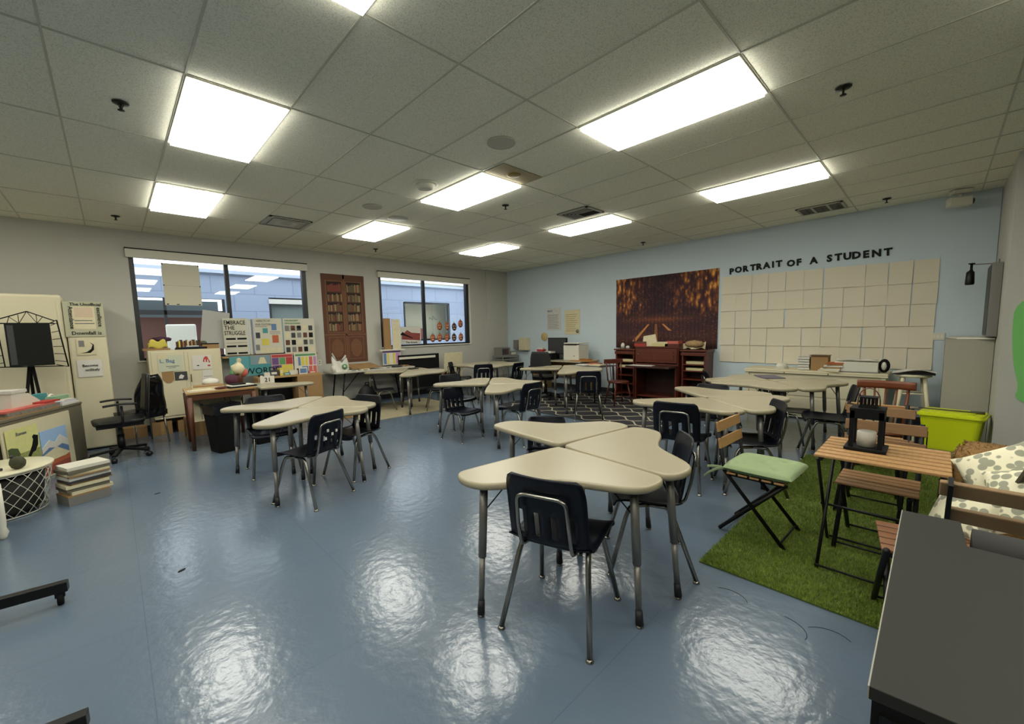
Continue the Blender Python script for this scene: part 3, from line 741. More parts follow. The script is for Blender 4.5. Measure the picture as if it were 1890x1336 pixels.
MB().box(-.3,.3,-.38,.38,.70,.72,M_dkgrey).build('tabletop', o, .004)
for sx in (-.26,.26):
    for sy in (-.34,.34): MB().tube([(sx,sy,.7),(sx*1.05,sy*1.02,0)],.014,M_ink).build('leg', o)
for k, (xx, yy, m, nm) in enumerate(((7.05,5.1,M_paper,'white paper stack'),(7.1,4.80,M_ivory,'cream paper stack'),(7.27,4.98,M_orange,'rust orange folder'))):
    item(lambda m_: m_.box(-.11,.11,-.13,.13,0,.012+.006*k,m), 'paper_stack', nm+' on the dark low table by secretary', 'papers', (xx,yy,.7215), R(12*k-10), 'papers on the dark low table')
# black mesh office chair
def office_chair(lb, x, y, a, mesh=False, arms=True):
    o = E('office_chair', lb, 'office chair', (x,y,0), R(a-90))
    MB().grid(lambda u, v: ((u-.5)*.5*(1-.12*abs(2*v-1)**3), (v-.5)*.48*(1-.12*abs(2*u-1)**3), .47+.03*math.cos((u-.5)*3)*math.cos((v-.5)*3)), 10, 10, M_black).box(-.2,.2,-.2,.2,.425,.455,M_black).build('seat', o, solid=.04)
    MB().grid(lambda u, v: ((u-.5)*.46*(1-.25*v**4), -.24-.05*v-.03*(1-(2*u-1)**2), .56+.46*v), 10, 10, M_black if not mesh else mat('black_mesh',(26,27,28),.8)).build('backrest', o, solid=.03)
    MB().bar((0,-.12,.44),(0,-.27,.46),.06,.02,M_black).bar((0,-.27,.45),(0,-.29,.75),.06,.02,M_black,(0,1,0)).build('back_bracket', o)
    MB().tube([(0,0,.43),(0,0,.2)],.022,M_dkgrey,12).tube([(0,0,.3),(0,0,.1)],.035,M_black,12).build('gas_column', o)
    for k in range(5):
        t = 2*PI*k/5+.3; c, s_ = math.cos(t), math.sin(t)
        l = MB().bar((c*.02,s_*.02,.12),(c*.29,s_*.29,.085),.045,.03,M_black).build('base_arm', o, .006)
        MB().tube([(c*.29-s_*.022,s_*.29+c*.022,.029),(c*.29+s_*.022,s_*.29-c*.022,.029)],.029,M_black,14).tube([(c*.29,s_*.29,.03),(c*.29,s_*.29,.08)],.01,M_black).build('caster', l)
    if arms:
        for sx in (-1,1):
            ar = MB().tube(arc([(sx*.2,-.02,.45),(sx*.29,-.02,.46),(sx*.29,-.02,.68)],4),.013,M_black).build('arm_support', o)
            MB().grid(lambda u, v, sx=sx: (sx*.29+(u-.5)*.07, -.16+.3*v, .69+.012*math.sin(PI*v)), 3, 8, M_black).build('armrest', ar, solid=.02)
    return o
office_chair('black mesh-back office chair at the corner computer desk', 6.66, 5.82, 20, True)
# corner machine
o = E('media_cart', 'grey cart with shelves in the room corner', 'cart', (7.75,8.2,0), 0)
for z in (.25,.72,.80): MB().box(-.3,.3,-.22,.22,z-.03,z,M_grey).build('shelf', o)
for sx in (-.29,.29):
    for sy in (-.2,.2): MB().tube([(sx,sy,0),(sx,sy,.8)],.012,M_grey).build('post', o)
item(lambda m: m.box(-.16,.16,-.15,.15,0,.22,M_grey).box(-.13,.1,-.152,-.15,.03,.19,M_dkgrey).box(.02,.08,-.154,-.151,.05,.17,M_brown), 'small_oven', 'grey appliance with dark window on the corner cart', 'appliance', (7.62,8.2,.801))
item(lambda m: m.box(-.12,.12,-.12,.12,0,.1,M_grey).box(-.09,.09,-.121,-.12,.02,.08,M_white), 'small_machine', 'low grey machine right of appliance on the corner cart', 'appliance', (7.92,8.18,.801))

# rugs ------------------------------------------------------------------------
mr = mat('black_lattice_rug', (34,34,38), .95, bump=.4, bscale=300)
b = mr.node_tree.nodes['Principled BSDF']; tc = N(mr, 'ShaderNodeTexCoord')
M_lat = mat('ivory_rug_lattice', (176,168,144), .95, bump=.3, bscale=200)
rg = MB().box(0,2.9,0,3.35,.001,.009,mr)
cw, chh = .42, .30
for i in range(7):
    for j in range(12):
        cx = .05+cw*i+(cw/2 if j % 2 else 0); cy = .05+chh*j*.95
        if cx+cw/2 > 2.88 or cy+chh*.9 > 3.33 or cx < .03: continue
        # ogee lattice cell edges
        def bez(a, b_, c, d, n=5):
            return [tuple((1-t)**3*a[q]+3*(1-t)**2*t*b_[q]+3*(1-t)*t*t*c[q]+t**3*d[q] for q in (0,1)) for t in [k/n for k in range(n+1)]]
        for s_ in (1,-1):
            P = bez((cx,cy),(cx,cy+.12),(cx+s_*cw/2,cy+.14),(cx+s_*cw/2,cy+chh*.95))
            if s_ < 0 and cx-cw/2 < .02: continue
            for p0, p1 in zip(P, P[1:]): rg.bar((*p0,.0095),(*p1,.0095),.022,.003,M_lat)
o = rg.build('lattice_rug'); put(o, (5.30,2.72,0), R(-2.5)); tag(o, 'black rug with an ivory lattice under the far clusters', 'rug')
mb_ = mat('beige_rug', (158,148,120), .95, noise=.22, nscale=7, bump=.4, bscale=260)
rb = MB().box(0,2.0,0,1.5,.001,.009,mb_); o = rb.build('beige_rug'); put(o, (2.93,6.52,0), R(-1.5)); tag(o, 'worn beige rug under the far left cluster', 'rug')

# artificial grass rug ----------------------------------------------------------
mg = mat('artificial_grass_blade', (70,96,26), .8); nb = mg.node_tree.nodes['Principled BSDF']
tc = N(mg, 'ShaderNodeTexCoord'); n1 = N(mg, 'ShaderNodeTexNoise'); n1.inputs['Scale'].default_value = 40; n1.inputs['Detail'].default_value = 4
L(mg, tc.outputs['Object'], n1.inputs['Vector'])
cr = N(mg, 'ShaderNodeValToRGB'); cr.color_ramp.elements[0].position = .3; cr.color_ramp.elements[0].color = (*lin((84,106,26)), 1); cr.color_ramp.elements[1].position = .7; cr.color_ramp.elements[1].color = (*lin((146,166,62)), 1)
L(mg, n1.outputs[0], cr.inputs[0]); L(mg, cr.outputs[0], nb.inputs['Base Color'])
GX0, GX1, GY0, GY1 = 2.52, 5.5, -1.1, .955
gm = MB().box(GX0, GX1, GY0, GY1, .001, .008, mat('grass_backing', (76,92,30), .95, noise=.3, nscale=60))
rn = np.random.default_rng(1); NB = 62000
xs = GX0+(GX1-GX0)*rn.random(NB)**1.35; ys = GY0+.3+(GY1-GY0-.3)*rn.random(NB); an = rn.random(NB)*2*PI; ln = .012+.014*rn.random(NB); tl = rn.random((NB,2))-.5
k = len(gm.v); gi = gm.mi(mg)
wx, wy = np.cos(an)*.0022, np.sin(an)*.0022
V = np.stack([np.stack([xs-wx,ys-wy,np.full(NB,.007)],1), np.stack([xs+wx,ys+wy,np.full(NB,.007)],1), np.stack([xs+tl[:,0]*.022,ys+tl[:,1]*.022,.008+ln],1)],1).reshape(-1,3)
gm.v += [tuple(p) for p in V.tolist()]
for i in range(NB): gm.f.append((k+3*i,k+3*i+1,k+3*i+2)); gm.m.append(gi); gm.sm.append(False)
o = gm.build('grass_rug'); tag(o, 'green artificial grass rug under the wooden patio furniture', 'rug')
for k, (x0, y0, a) in enumerate(((2.3,.62,20),(2.2,.35,-15),(2.33,.2,40))):
    o = MB().tube([(.16*t*math.cos(a/57+t), .16*t*math.sin(a/57+t), .002) for t in [q/6 for q in range(7)]], .0012, M_ink, 4).build('loose_thread')
    put(o, (x0,y0,0)); tag(o, 'thin dark loose thread on floor beside the grass rug', 'thread', 'loose threads beside the grass rug')
for (x, y, a, lb) in ((.192,3.237,25,'small dark leaf scrap on open floor near the camera'), (.186,5.064,15,'tiny dark scrap on floor before the office chair')):
    o = MB().prism(smoothpoly([(-.025,-.004),(.0,-.011),(.026,-.003),(.02,.006),(-.01,.009)],2),.0,.004,M_ink).build('floor_scrap'); put(o,(x,y,.0005),R(a)); tag(o, lb, 'scrap', 'scraps on the floor')

# ---------------------------------------------------------------- right side: white cabinet, stool, tub, furniture
M_cab = mat('ivory_painted_cabinet', (206,198,168), .5, noise=.04, nscale=5)
o = E('upright_cabinet', 'long ivory low cabinet under the blank sheets', 'cabinet', (7.62,1.36,0), -PI/2)   # local x: -.86..+.88
MB().box(-.85,.89,0,.55,.02,.70,M_cab).box(-.85,-.80,-.02,.0,0,.70,M_cab).box(.84,.89,-.02,.0,0,.70,M_cab).build('carcass', o, .004)
MB().box(-.87,.91,-.04,.57,.70,.725,M_cab).box(-.87,.91,-.015,.57,.728,.755,M_cab).build('lid', o, .003)
MB().box(-.78,.82,-.008,0,.36,.68,M_cab).build('upper_panel', o, .004); MB().box(-.78,.82,-.008,0,.06,.33,M_cab).build('lower_panel', o, .004)
for x_ in (-.3,.25): MB().box(x_,x_+.012,-.042,-.038,.70,.725,M_brown).build('hinge', o)
X0 = 7.8
item(lambda m: m.prism(smoothpoly([(-.1,-.1),(.1,-.1),(.1,.1),(-.1,.1)],2),0,.012,M_white2).lathe([(.1,.012),(.07,.06),(.05,.085),(.0,.09)],M_white2,16), 'sun_hat', 'white soft cap lying on the ivory low cabinet', 'cap', (X0,1.745,.757))
for k in range(5):
    item(lambda m: m.box(-.09,.09,-.07,.07,.004,.036,M_ivory).box(-.09,.092,-.072,.072,0,.004,M_white).box(-.09,.092,-.072,.072,.036,.04,M_white).box(.088,.092,-.072,.072,0,.04,M_white), 'cream_book', 'cream book, %s of the neat stack on the ivory cabinet' % ('lowest','second from bottom','middle','second from top','topmost')[k], 'book', (X0,1.43+.004*(k % 2),.757+.0405*k), PI/2*2, 'cream books stacked on the ivory cabinet')
o = E('cardboard_box', 'open cardboard box standing on the ivory low cabinet', 'box', (X0,1.22,.757), -PI/2)
MB().box(-.12,.09,-.1,.1,0,.22,M_card).build('body', o); MB().box(-.14,.1,-.12,.12,.221,.229,M_brown).build('lid', o)
for k in range(6):
    w_ = (.13,.12,.1,.11,.09,.085)[k]
    item(lambda m: m.box(-.09,.09,-w_,w_,0,.022,(M_ivory,M_white2,M_card,M_paper,M_card,M_orange)[k]), 'loose_book', '%s book in the untidy pile beside the cardboard box' % ('ivory','white','tan','pale grey','narrow tan','rust top')[k], 'book', (X0-.12,1.09-.01*k,.757+.0225*k), R(6*k-12), 'untidy pile of books on the ivory cabinet')
o = E('white_carton', 'wide white carton with papers on the ivory cabinet', 'box', (X0-.05,.80,.757), -PI/2)
MB().box(-.24,.24,-.13,.15,.012,.15,M_white2).build('body', o, .004); MB().box(-.25,.25,-.14,.16,0,.012,M_grey).build('tray', o)
item(lambda m: m.grid(lambda u,v: ((v-.5)*.26,(u-.5)*.44,.012+.018*math.sin(7*u)*math.sin(5*v)),10,6,M_paper), 'crumpled_papers', 'crumpled white papers on top of the wide white carton', 'papers', (X0-.05,.80,.925), 0, solid=.002)
o = E('toy_penguin', 'black and white round object at the right end of ivory cabinet', 'ornament', (X0-.06,.505,.757))
MB().ball((0,0,.10),.075,M_ink,14,(.9,.85,1.3)).build('body', o); MB().ball((-.035,0,.10),.05,M_white2,12,(.9,.7,1.25)).build('belly', o)

o = E('wooden_stool', 'ivory painted wooden stool holding rumpled white papers', 'stool', (7.62,.21,0), R(8))
MB().lathe([(.17,.735),(.185,.745),(.185,.765),(.17,.772)], M_cab, 24).build('seat', o)
for sx in (-1,1):
    for sy in (-1,1): MB().tube([(sx*.1,sy*.1,.74),(sx*.18,sy*.18,0)],.022,M_cab,10).build('leg', o)
for (z,) in ((.3,),(.52,)):
    q = .1+.08*(.74-z)/.74
    for a_ in ((-q,-q,q,-q),(-q,q,q,q),(-q,-q,-q,q),(q,-q,q,q)): MB().tube([(a_[0],a_[1],z),(a_[2],a_[3],z)],.011,M_cab).build('rung', o)
def rump(m):
    m.box(-.16,.16,-.2,.2,0,.008,M_dkgrey)
    m.grid(lambda u, v: ((v-.5)*.3,(u-.5)*.42,.012+.05*abs(math.sin(2.4*u+.6))*(.5+.5*math.sin(5*v+4*u))),12,8,M_paper)
item(rump, 'rumpled_papers', 'rumpled white papers on top of the ivory stool', 'papers', (7.62,.2,.774), 0)
# half wall with ledge
o = E('display_divider', 'grey half-height divider with a thin white ledge by the corner', 'divider', (7.35,-.25,0))
MB().box(0,.8,-.2,.19,0,1.235,mat('divider_grey_laminate',(160,157,142),.7)).build('panel', o); MB().prism([(-.06,-.2),(.84,-.2),(.84,.15),(.5,.17),(.05,.10)],1.236,1.258,M_white2).build('ledge', o, .005)
o = E('wall_panel', 'tall dark grey panel mounted edge-on on the right wall', 'panel', (7.2,-.455,1.27)); MB().box(0,.6,.003,.085,0,.83,M_grey).build('board', o, .003)
MB().box(.02,.58,.0855,.089,.02,.81,M_dkgrey).build('inset', o)
o = E('hanging_brush', 'black bottle-shaped brush hanging from a thin wall rod', 'brush', (7.75,-.455,2.135))
MB().tube([(0,.003,0),(0,.23,.012)],.006,M_grey).build('rod', o); MB().box(-.02,.02,.0,.012,-.05,.05,M_grey).build('bracket', o)
MB().lathe([(.0,.03),(.03,.028),(.03,.018),(.012,.01),(.012,-.05),(.02,-.065)], M_ink, 14, Matrix.Translation((0,.225,0))).build('handle_cap', o)
MB().lathe([(.014,-.06),(.036,-.08),(.042,-.22),(.036,-.235)], M_black, 16, Matrix.Translation((0,.23,0))).build('bottle', o)
# lime tub with lid
o = E('storage_tub', 'lime green plastic storage tub with a lid', 'storage tub', (6.85,-.16,0), R(-98))
def tubshape(mb, m):
    Z = [(0,.80),(.02,.82),(.36,.97),(.365,1.0),(.385,1.0)]
    base = rrect(.50,.40,.05,4)
    vs = []; fs = []; n = len(base)
    for z, k in Z: vs += [(x*k, y*k, z) for x, y in base]
    for r_ in range(len(Z)-1):
        for i in range(n): fs.append((r_*n+i, r_*n+(i+1) % n, (r_+1)*n+(i+1) % n, (r_+1)*n+i))
    fs.append(tuple(range(n))[::-1]); fs.append(tuple((len(Z)-1)*n+i for i in range(n)))
    mb.add(vs, fs, m, False)
mb = MB(); tubshape(mb, M_green); mb.build('tub_body', o, .003)
mb = MB(); mb.prism(rrect(.54,.44,.06,4),.386,.41,M_green).prism(rrect(.50,.40,.05,4),.4101,.43,M_green).prism(rrect(.36,.28,.05,4),.4301,.437,M_green); mb.build('lid', o, .005)
o = E('metal_rod', 'thin dark metal rod with a handle resting above lime tub', 'rod', (6.82,-.14,.448), R(-92))
MB().tube([(-.26,0,.0),(.18,0,-.003)],.006,M_dkgrey).build('shaft', o); MB().tube([(.15,0,0),(.26,0,-.002)],[.012,.016],mat('olive_grip',(70,72,52),.6)).build('grip', o)
item(lambda m: m.box(-.3,.3,-.12,.12,0,.42,M_dkgrey), 'storage_crate', 'dark grey crate on the floor between the stool and divider', 'crate', (7.3,.18,0), R(-90)) if False else None
# green shape on the wall end
o = MB().prism(smoothpoly([(-.60,.76),(-.57,.66),(-.66,.60),(-.9,.56),(-1.1,.7),(-1.1,1.75),(-.75,1.72),(-.52,1.64),(-.515,1.35),(-.545,1.0)],2),0,.012,mat('grass_green_paper',(120,192,106),.8), Matrix(((0,0,-1,0),(1,0,0,0),(0,1,0,0),(0,0,0,1))))
o = o.build('green_backdrop'); put(o, (6.668,0,0)); tag(o, 'green paper backdrop on the grey wall at right edge', 'backdrop')

# ---- slatted folding furniture
M_steel = mat('black_powder_steel', (9,9,10), .5, spec=.3)
def slat_table(lb, x, y, a):
    o = E('folding_table', lb, 'table', (x,y,0), R(a))
    for k in range(7):
        yy = -.275+.0805*k
        MB().box(yy,yy+.056,-.275,.275,.695,.711,M_wood).build('slat', o, .004)
    [MB().box(-.27,.27,q,q+.015,.675,.6945,M_steel).build('frame_rail', o) for q in (-.25,.235)]
    for sy in (-1,1):
        for s_ in (-1,1):
            MB().tube([(-s_*.245,sy*.25+.01*s_,.68),(-s_*.06,sy*.25+.01*s_,.36),(s_*.0,sy*.25+.01*s_,.30),(s_*.245,sy*.25+.01*s_,.012)] if False else [(-s_*.235,sy*.25+.01*s_,.675),(s_*.24,sy*.25+.01*s_,.01)],.009,M_steel).build('leg', o)
    for s_ in (-1,1): MB().tube([(s_*.24,-.25,.03),(s_*.24,.25,.03)],.007,M_steel).build('cross_bar', o)
    MB().tube([(0,-.27,.33),(0,.27,.33)],.008,M_steel).build('pivot_bar', o)
    return o
def slat_chair(lb, x, y, a, wood, nback=2, nm='folding_chair', w=.39, bk=True):
    """front faces local +y"""
    o = E(nm, lb, 'folding chair', (x,y,0), R(a-90), 'slatted wooden folding chairs')
    for k in range(5):
        yy = -.17+.072*k
        MB().box(-w/2,w/2,yy,yy+.058,.432,.446,wood).build('seat_slat', o, .004)
    for sx in (-1,1):
        X = sx*(w/2-.03)
        MB().bar((X,-.18,.425),(X,.19,.425),.012,.02,M_steel).build('seat_rail', o)
        # back upright runs from top of the back down to the front foot
        MB().tube(([(sx*(w/2-.015),-.25,.80)] if bk else [])+[(sx*(w/2-.015),-.19,.45),(sx*(w/2-.015),.19,.008)],.013,M_steel).build('back_leg', o)
        MB().tube([(sx*(w/2-.04),.17,.42),(sx*(w/2-.04),-.22,.008)],.013,M_steel).build('front_leg', o)
    MB().tube([(-w/2+.015,.165,.04),(w/2-.015,.165,.04)],.007,M_steel).build('front_bar', o); MB().tube([(-w/2+.04,-.19,.04),(w/2-.04,-.19,.04)],.007,M_steel).build('rear_bar', o)
    for k in range(nback):
        z = .755-.115*k; yy = -.236+.018*k
        MB().box(-w/2-.01,w/2+.01,-.008,.008,-.036,.036,wood, Matrix.Translation((0,yy-.0,z)) @ Matrix.Rotation(R(9),4,'X')).build('back_slat', o, .005)
    return o
slat_table('slatted honey-wood folding table on the grass rug', 3.16, .19, 0)
gch = slat_chair('slatted folding chair with a pale green tufted cushion', 3.21, .80, -92, M_wood)
# tufted cushion
M_sage = mat('sage_green_cotton', (142,160,118), .9, noise=.05, nscale=8, bump=.15, bscale=300)
tufts = [(-.11,-.1),(.11,-.1),(0,.01),(-.11,.12),(.11,.12)]
def cush(u, v, top=True):
    x, y = (2*u-1), (2*v-1)
    e_ = (max(0, 1-x**6))**.4*(max(0, 1-y**6))**.4
    X, Y = x*  .215*(1-.03*y*y), y*.212*(1-.03*x*x)
    z = .036*e_
    if top:
        for tx, ty in tufts: z -= .022*math.exp(-((X-tx)**2+(Y-ty)**2)/.0009)
    return (X, Y, .032+(z if top else -z*.9))
o = E('seat_cushion', 'pale green tufted cushion tied on a folding chair', 'cushion', (3.20,.785,.449), R(-2))
MB().grid(lambda u, v: cush(u, v), 40, 40, M_sage).grid(lambda u, v: cush(1-u, v, False), 20, 20, M_sage).build('cushion_pad', o)
for s_, dx in ((-1,.0),(1,.05)):
    MB().grid(lambda u, v, dx=dx: (-.18-.0-.02*dx-.03*u*(1 if dx else -1), .19+.14*u, .02-.06*u*u*(1.4 if dx else .4)+.0*v+(v-.5)*.02), 6, 3, M_sage).build('tie_ribbon', o, solid=.003)
for k, (tx, ty) in enumerate(tufts): MB().ball((tx,ty,.043),.007,M_grn,8).build('tuft_button', o)
slat_chair('slatted folding chair behind the table, seat facing the camera', 3.47, .22, 180, M_wood2, 2)
slat_chair('slatted folding chair behind the black lantern, second row', 4.12, .30, 178, M_wood2, 3)
slat_chair('slatted folding chair farthest back, before the wooden chair', 4.75, .32, 0, M_wood, 1)
slat_chair('slatted folding stool half hidden by the grey cabinet', 2.62, -.03, 8, mat('reddish_acacia_wood',(122,84,58),.5,noise=.2,nscale=9), 0, 'folding_stool', .36, False)
# reddish bentwood chair
M_red2 = mat('reddish_varnished_wood', (112,58,32), .4, noise=.2, nscale=8)
o = spindle_chair('wooden_chair', 'reddish varnished wooden chair with a curved top rail', M_red2, 5.05, .33, -90)
o.rotation_euler = (0,0,R(90)); o.location = (4.75+.45,.33,0)
MB().grid(lambda u, v: ((u-.5)*.42,-.20-.05*(2*u-1)**2*-1,.82+.075*v+.0*(u)), 12, 3, M_red2).build('top_rail', o, solid=.02)
# books in crate behind
o = E('book_crate', 'low black wire crate filled with upright books on the floor', 'crate', (6.0,.22,0), R(90))
MB().box(-.2,.2,-.15,.15,0,.02,M_ink).box(-.2,-.19,-.15,.15,.02,.3,M_ink).box(.19,.2,-.15,.15,.02,.3,M_ink).build('body', o)
for k in range(9):
    item(lambda m: m.box(-.1,.1,-.015,.015,0,.25+.02*(k % 3),(M_white,M_ink,M_ivory,M_white,M_brown,M_white2,M_ink,M_white,M_blueink)[k]), 'upright_book', '%s book standing in the black wire crate' % ('first white','first black','ivory','second white','brown','cream','second black','third white','blue')[k], 'book', (6.0,.06+.037*k,.022), 0, 'books in the black crate')
# black lantern on the table
o = E('lantern', 'black wooden lantern with three slots and white candle inside', 'lantern', (3.20,.265,.7115), R(0))
def P4(m, h0, h1, r_, w_): 
    for sx in (-1,1):
        for sy in (-1,1): m.box(sx*r_-w_/2,sx*r_+w_/2,sy*r_-w_/2,sy*r_+w_/2,h0,h1,M_ink)
MB().box(-.095,.095,-.095,.095,0,.018,M_ink).build('base', o, .003)
m = MB(); P4(m,.018,.235,.065,.022); m.build('corner_post', o)
m = MB()
m.box(-.078,.078,-.078,.078,.235,.25,M_ink)
for s_ in (-1,1): m.box(s_*.068,s_*.076,-.076,.076,.19,.235,M_ink).box(-.076,.076,s_*.068,s_*.076,.19,.235,M_ink)
m.build('top_frame', o)
m = MB().box(-.04,.04,-.04,.04,.305,.315,M_ink).box(-.042,.042,-.042,.042,.25,.262,M_ink)
for k in range(5):
    q = -.034+.017*k
    for s_ in (-1,1): m.box(q-.004,q+.004,s_*.034-.003,s_*.034+.003,.262,.305,M_ink).box(s_*.034-.003,s_*.034+.003,q-.004,q+.004,.262,.305,M_ink)
m.build('chimney', o)
MB().tube([(0,-.05,.262)]+[(0,-.05*math.cos(t),.29+.075*math.sin(t)) for t in [k*PI/8 for k in range(9)]]+[(0,.05,.262)],.003,M_brown).build('carry_ring', o)
item(lambda m: m.lathe([(.045,0),(.045,.085),(.04,.09),(.0,.088)],M_white2,20), 'pillar_candle', 'white pillar candle inside the black lantern', 'candle', (3.20,.265,.730))
# armchair bench with pebble cushions
M_peb = mat('pebble_print_cotton', (208,202,172), .9, bump=.1, bscale=300)
nb = M_peb.node_tree.nodes['Principled BSDF']; tc = N(M_peb, 'ShaderNodeTexCoord'); vo = N(M_peb, 'ShaderNodeTexVoronoi'); vo.inputs['Scale'].default_value = 24; vo.inputs['Randomness'].default_value = .8
L(M_peb, tc.outputs['Object'], vo.inputs['Vector'])
cr = N(M_peb, 'ShaderNodeValToRGB'); cr.color_ramp.elements[0].position = .44; cr.color_ramp.elements[0].color = (*lin((150,150,130)), 1); cr.color_ramp.elements[1].position = .50; cr.color_ramp.elements[1].color = (*lin((226,220,190)), 1)
L(M_peb, vo.outputs['Distance'], cr.inputs[0]); L(M_peb, cr.outputs[0], nb.inputs['Base Color'])
def pillow(lb, loc, rot, w, t, m, group='pebble-print pillows'):
    def fn(u, v, s_):
        x, y = 2*u-1, 2*v-1
        e_ = (max(0,(1-x*x))**.5)*(max(0,(1-y*y))**.5)
        k = 1-.10*(1-abs(x)**2)*abs(y)**2; k2 = 1-.10*(1-abs(y)**2)*abs(x)**2
        return (x*w/2*k2, y*w/2*k, s_*t/2*e_**.8)
    mb = MB().grid(lambda u, v: fn(u, v, 1), 18, 18, m).grid(lambda u, v: fn(1-u, v, -1), 18, 18, m)
    o = mb.build('throw_pillow'); o.location = loc; o.rotation_euler = rot
    return tag(o, lb, 'pillow', group)
M_dkacacia = mat('weathered_brown_slats', (138,110,74), .6, noise=.25, nscale=9)
o = E('slatted_armchair', 'slatted wooden armchair at right edge holding pebble-print pillows', 'armchair', (2.72,-.42,0), 0)
for k in range(7): MB().box(-.22,.27,.30-.105*k,.375-.105*k,.40,.416,M_dkacacia).build('seat_slat', o, .003)
for s_ in (.355,-.42):
    MB().bar((-.13,s_,.36),(-.44,s_,.845),.045,.014,M_steel,(0,1,0)).bar((-.13,s_,.37),(.24,s_-.0,.01),.02,.014,M_steel,(0,1,0)).build('back_post', o); MB().bar((.24,s_-.03,.40),(-.26,s_-.03,.01),.02,.014,M_steel,(0,1,0)).build('cross_leg', o)
    MB().bar((-.2,s_,.388),(.26,s_,.388),.02,.02,M_steel).build('side_rail', o)
for k in range(2):
    z = .805-.125*k; xx = -.40+.08*k
    MB().box(-.010,.010,-.52,.385 if k == 0 else .35,-.036,.036,M_dkacacia, Matrix.Translation((xx,0,z)) @ Matrix.Rotation(R(-28),4,'Y')).build('back_slat', o, .005)
def pillow_at(lb, c, nrm, roll, w=.42, t=.17):
    n_ = Vector(nrm).normalized(); a_ = Vector((0,0,1)); x_ = a_.cross(n_).normalized(); y_ = n_.cross(x_)
    M_ = Matrix((x_, y_, n_)).transposed() @ Matrix.Rotation(R(roll), 3, 'Z')
    o_ = pillow(lb, c, M_.to_euler(), w, t, M_peb); return o_
pillow_at('pebble-print pillow leaning nearest the slatted table', (3.07,-.245,.70), (-.72,.45,.48), 38, .29, .12)
pillow_at('pebble-print pillow at the right edge behind armchair slats', (2.88,-.345,.66), (-.65,.35,.6), 25, .33, .14)
pillow_at('pebble-print pillow lying low on the armchair seat', (2.88,-.14,.55), (-.62,.6,.5), 5, .27, .12)
item(lambda m: m.box(-.03,.03,-.006,.006,-.20,.20,mat('grey_webbing',(84,80,66),.85)), 'fabric_strap', 'dark grey fabric strap between the two leaning pebble pillows', 'strap', (2.95,-.295,.685), 0)
bpy.data.objects['fabric_strap'].rotation_euler = (R(42), R(-20), R(-60))
# shaggy brown bolster/basket
M_coir = mat('curly_brown_boucle', (138,104,58), .95, noise=.9, nscale=45, bump=1, bscale=60)
def coir(u, v):
    a = 2*PI*u; hh = v
    return (0,0,0)
mb = MB(); rn2 = random.Random(5)
poly = rrect(.42,.62,.09,5)
n = len(poly); Z = [(0,.96),(.04,1),(.3,1),(.58,1),(.63,.97),(.66,.88)]; vs = []; fs = []
for z, k in Z: vs += [(x*k+rn2.uniform(-.004,.004), y*k+rn2.uniform(-.004,.004), z+rn2.uniform(-.003,.003)) for x, y in poly]
for r_ in range(len(Z)-1):
    for i in range(n): fs.append((r_*n+i, r_*n+(i+1) % n, (r_+1)*n+(i+1) % n, (r_+1)*n+i))
fs.append(tuple(range(n))[::-1]); fs.append(tuple((len(Z)-1)*n+i for i in range(n)))
mb.add(vs, fs, M_coir, True)
for i in range(5200):
    s_ = rn2.choice((0,1,2)); 
    if s_ == 0: c = (rn2.uniform(-.19,.19), rn2.uniform(-.29,.29), .655)
    elif s_ == 1: c = (-.21, rn2.uniform(-.27,.27), rn2.uniform(.3,.63))
    else: c = (rn2.uniform(-.18,.18), .31, rn2.uniform(.3,.63))
    a = rn2.uniform(0,6.28); b2 = rn2.uniform(0,6.28); r_ = .012
    d = Vector((math.cos(a)*math.sin(b2), math.sin(a)*math.sin(b2), math.cos(b2)))*r_; e2 = Vector((rn2.uniform(-1,1),rn2.uniform(-1,1),rn2.uniform(-1,1)))*.005; cc = Vector(c)
    mb.add([cc-d, cc+e2, cc+d, cc-e2], [(0,1,2),(0,2,3)], M_coir)
o = mb.build('boucle_pouf'); put(o, (3.88,-.43,.0), R(-6)); tag(o, 'curly brown boucle pouf behind the pebble-print pillows', 'pouf')
item(lambda m: m.ball((0,0,.05),.05,M_pink,12,(1,1.2,1),.1).ball((0,.03,.09),.03,M_red,10), 'pink_toy', 'small pink and red object at the far right edge', 'toy', (4.2,-.52,.745)) if False else None

# foreground grey cabinet
o = E('media_cabinet', 'grey-topped black cabinet in the near right foreground', 'cabinet', (0,0,0))
zt = .9
poly = [(.80,.044),(1.663,.046),(1.668,-.072),(1.495,-.079),(1.487,-.9),(.86,-.9)]
MB().prism(poly[::-1], zt-.022, zt, M_shelfgrey).build('top_panel', o, .0015)
MB().box(.804,1.47,-.88,.04,.06,zt-.0225,M_matblack).build('body', o); MB().box(.82,1.5,-.86,.02,0,.058,M_black).build('plinth', o)
MB().box(.797,.803,-.87,.03,.08,zt-.04,M_black).box(.788,.797,-.6,-.25,.70,.715,M_chrome).build('door', o)
MB().bar((.80,.0445,zt-.011),(1.663,.0465,zt-.011),.002,.022,mat('pale_edge_band',(150,148,136),.4)).build('edge_band', o)
o = MB().tube([(1.57,-.09,zt-.03),(1.57,-.9,zt-.03)],.05,mat('charcoal_tube_fabric',(36,35,31),.7),18).build('rolled_mat'); tag(o, 'dark grey rolled mat lying behind the grey cabinet top', 'rolled mat')

# support under the rolled mat
MB().box(1.472,1.66,-.88,-.1,.0,.818,M_matblack).build('rear_compartment', bpy.data.objects['media_cabinet'])

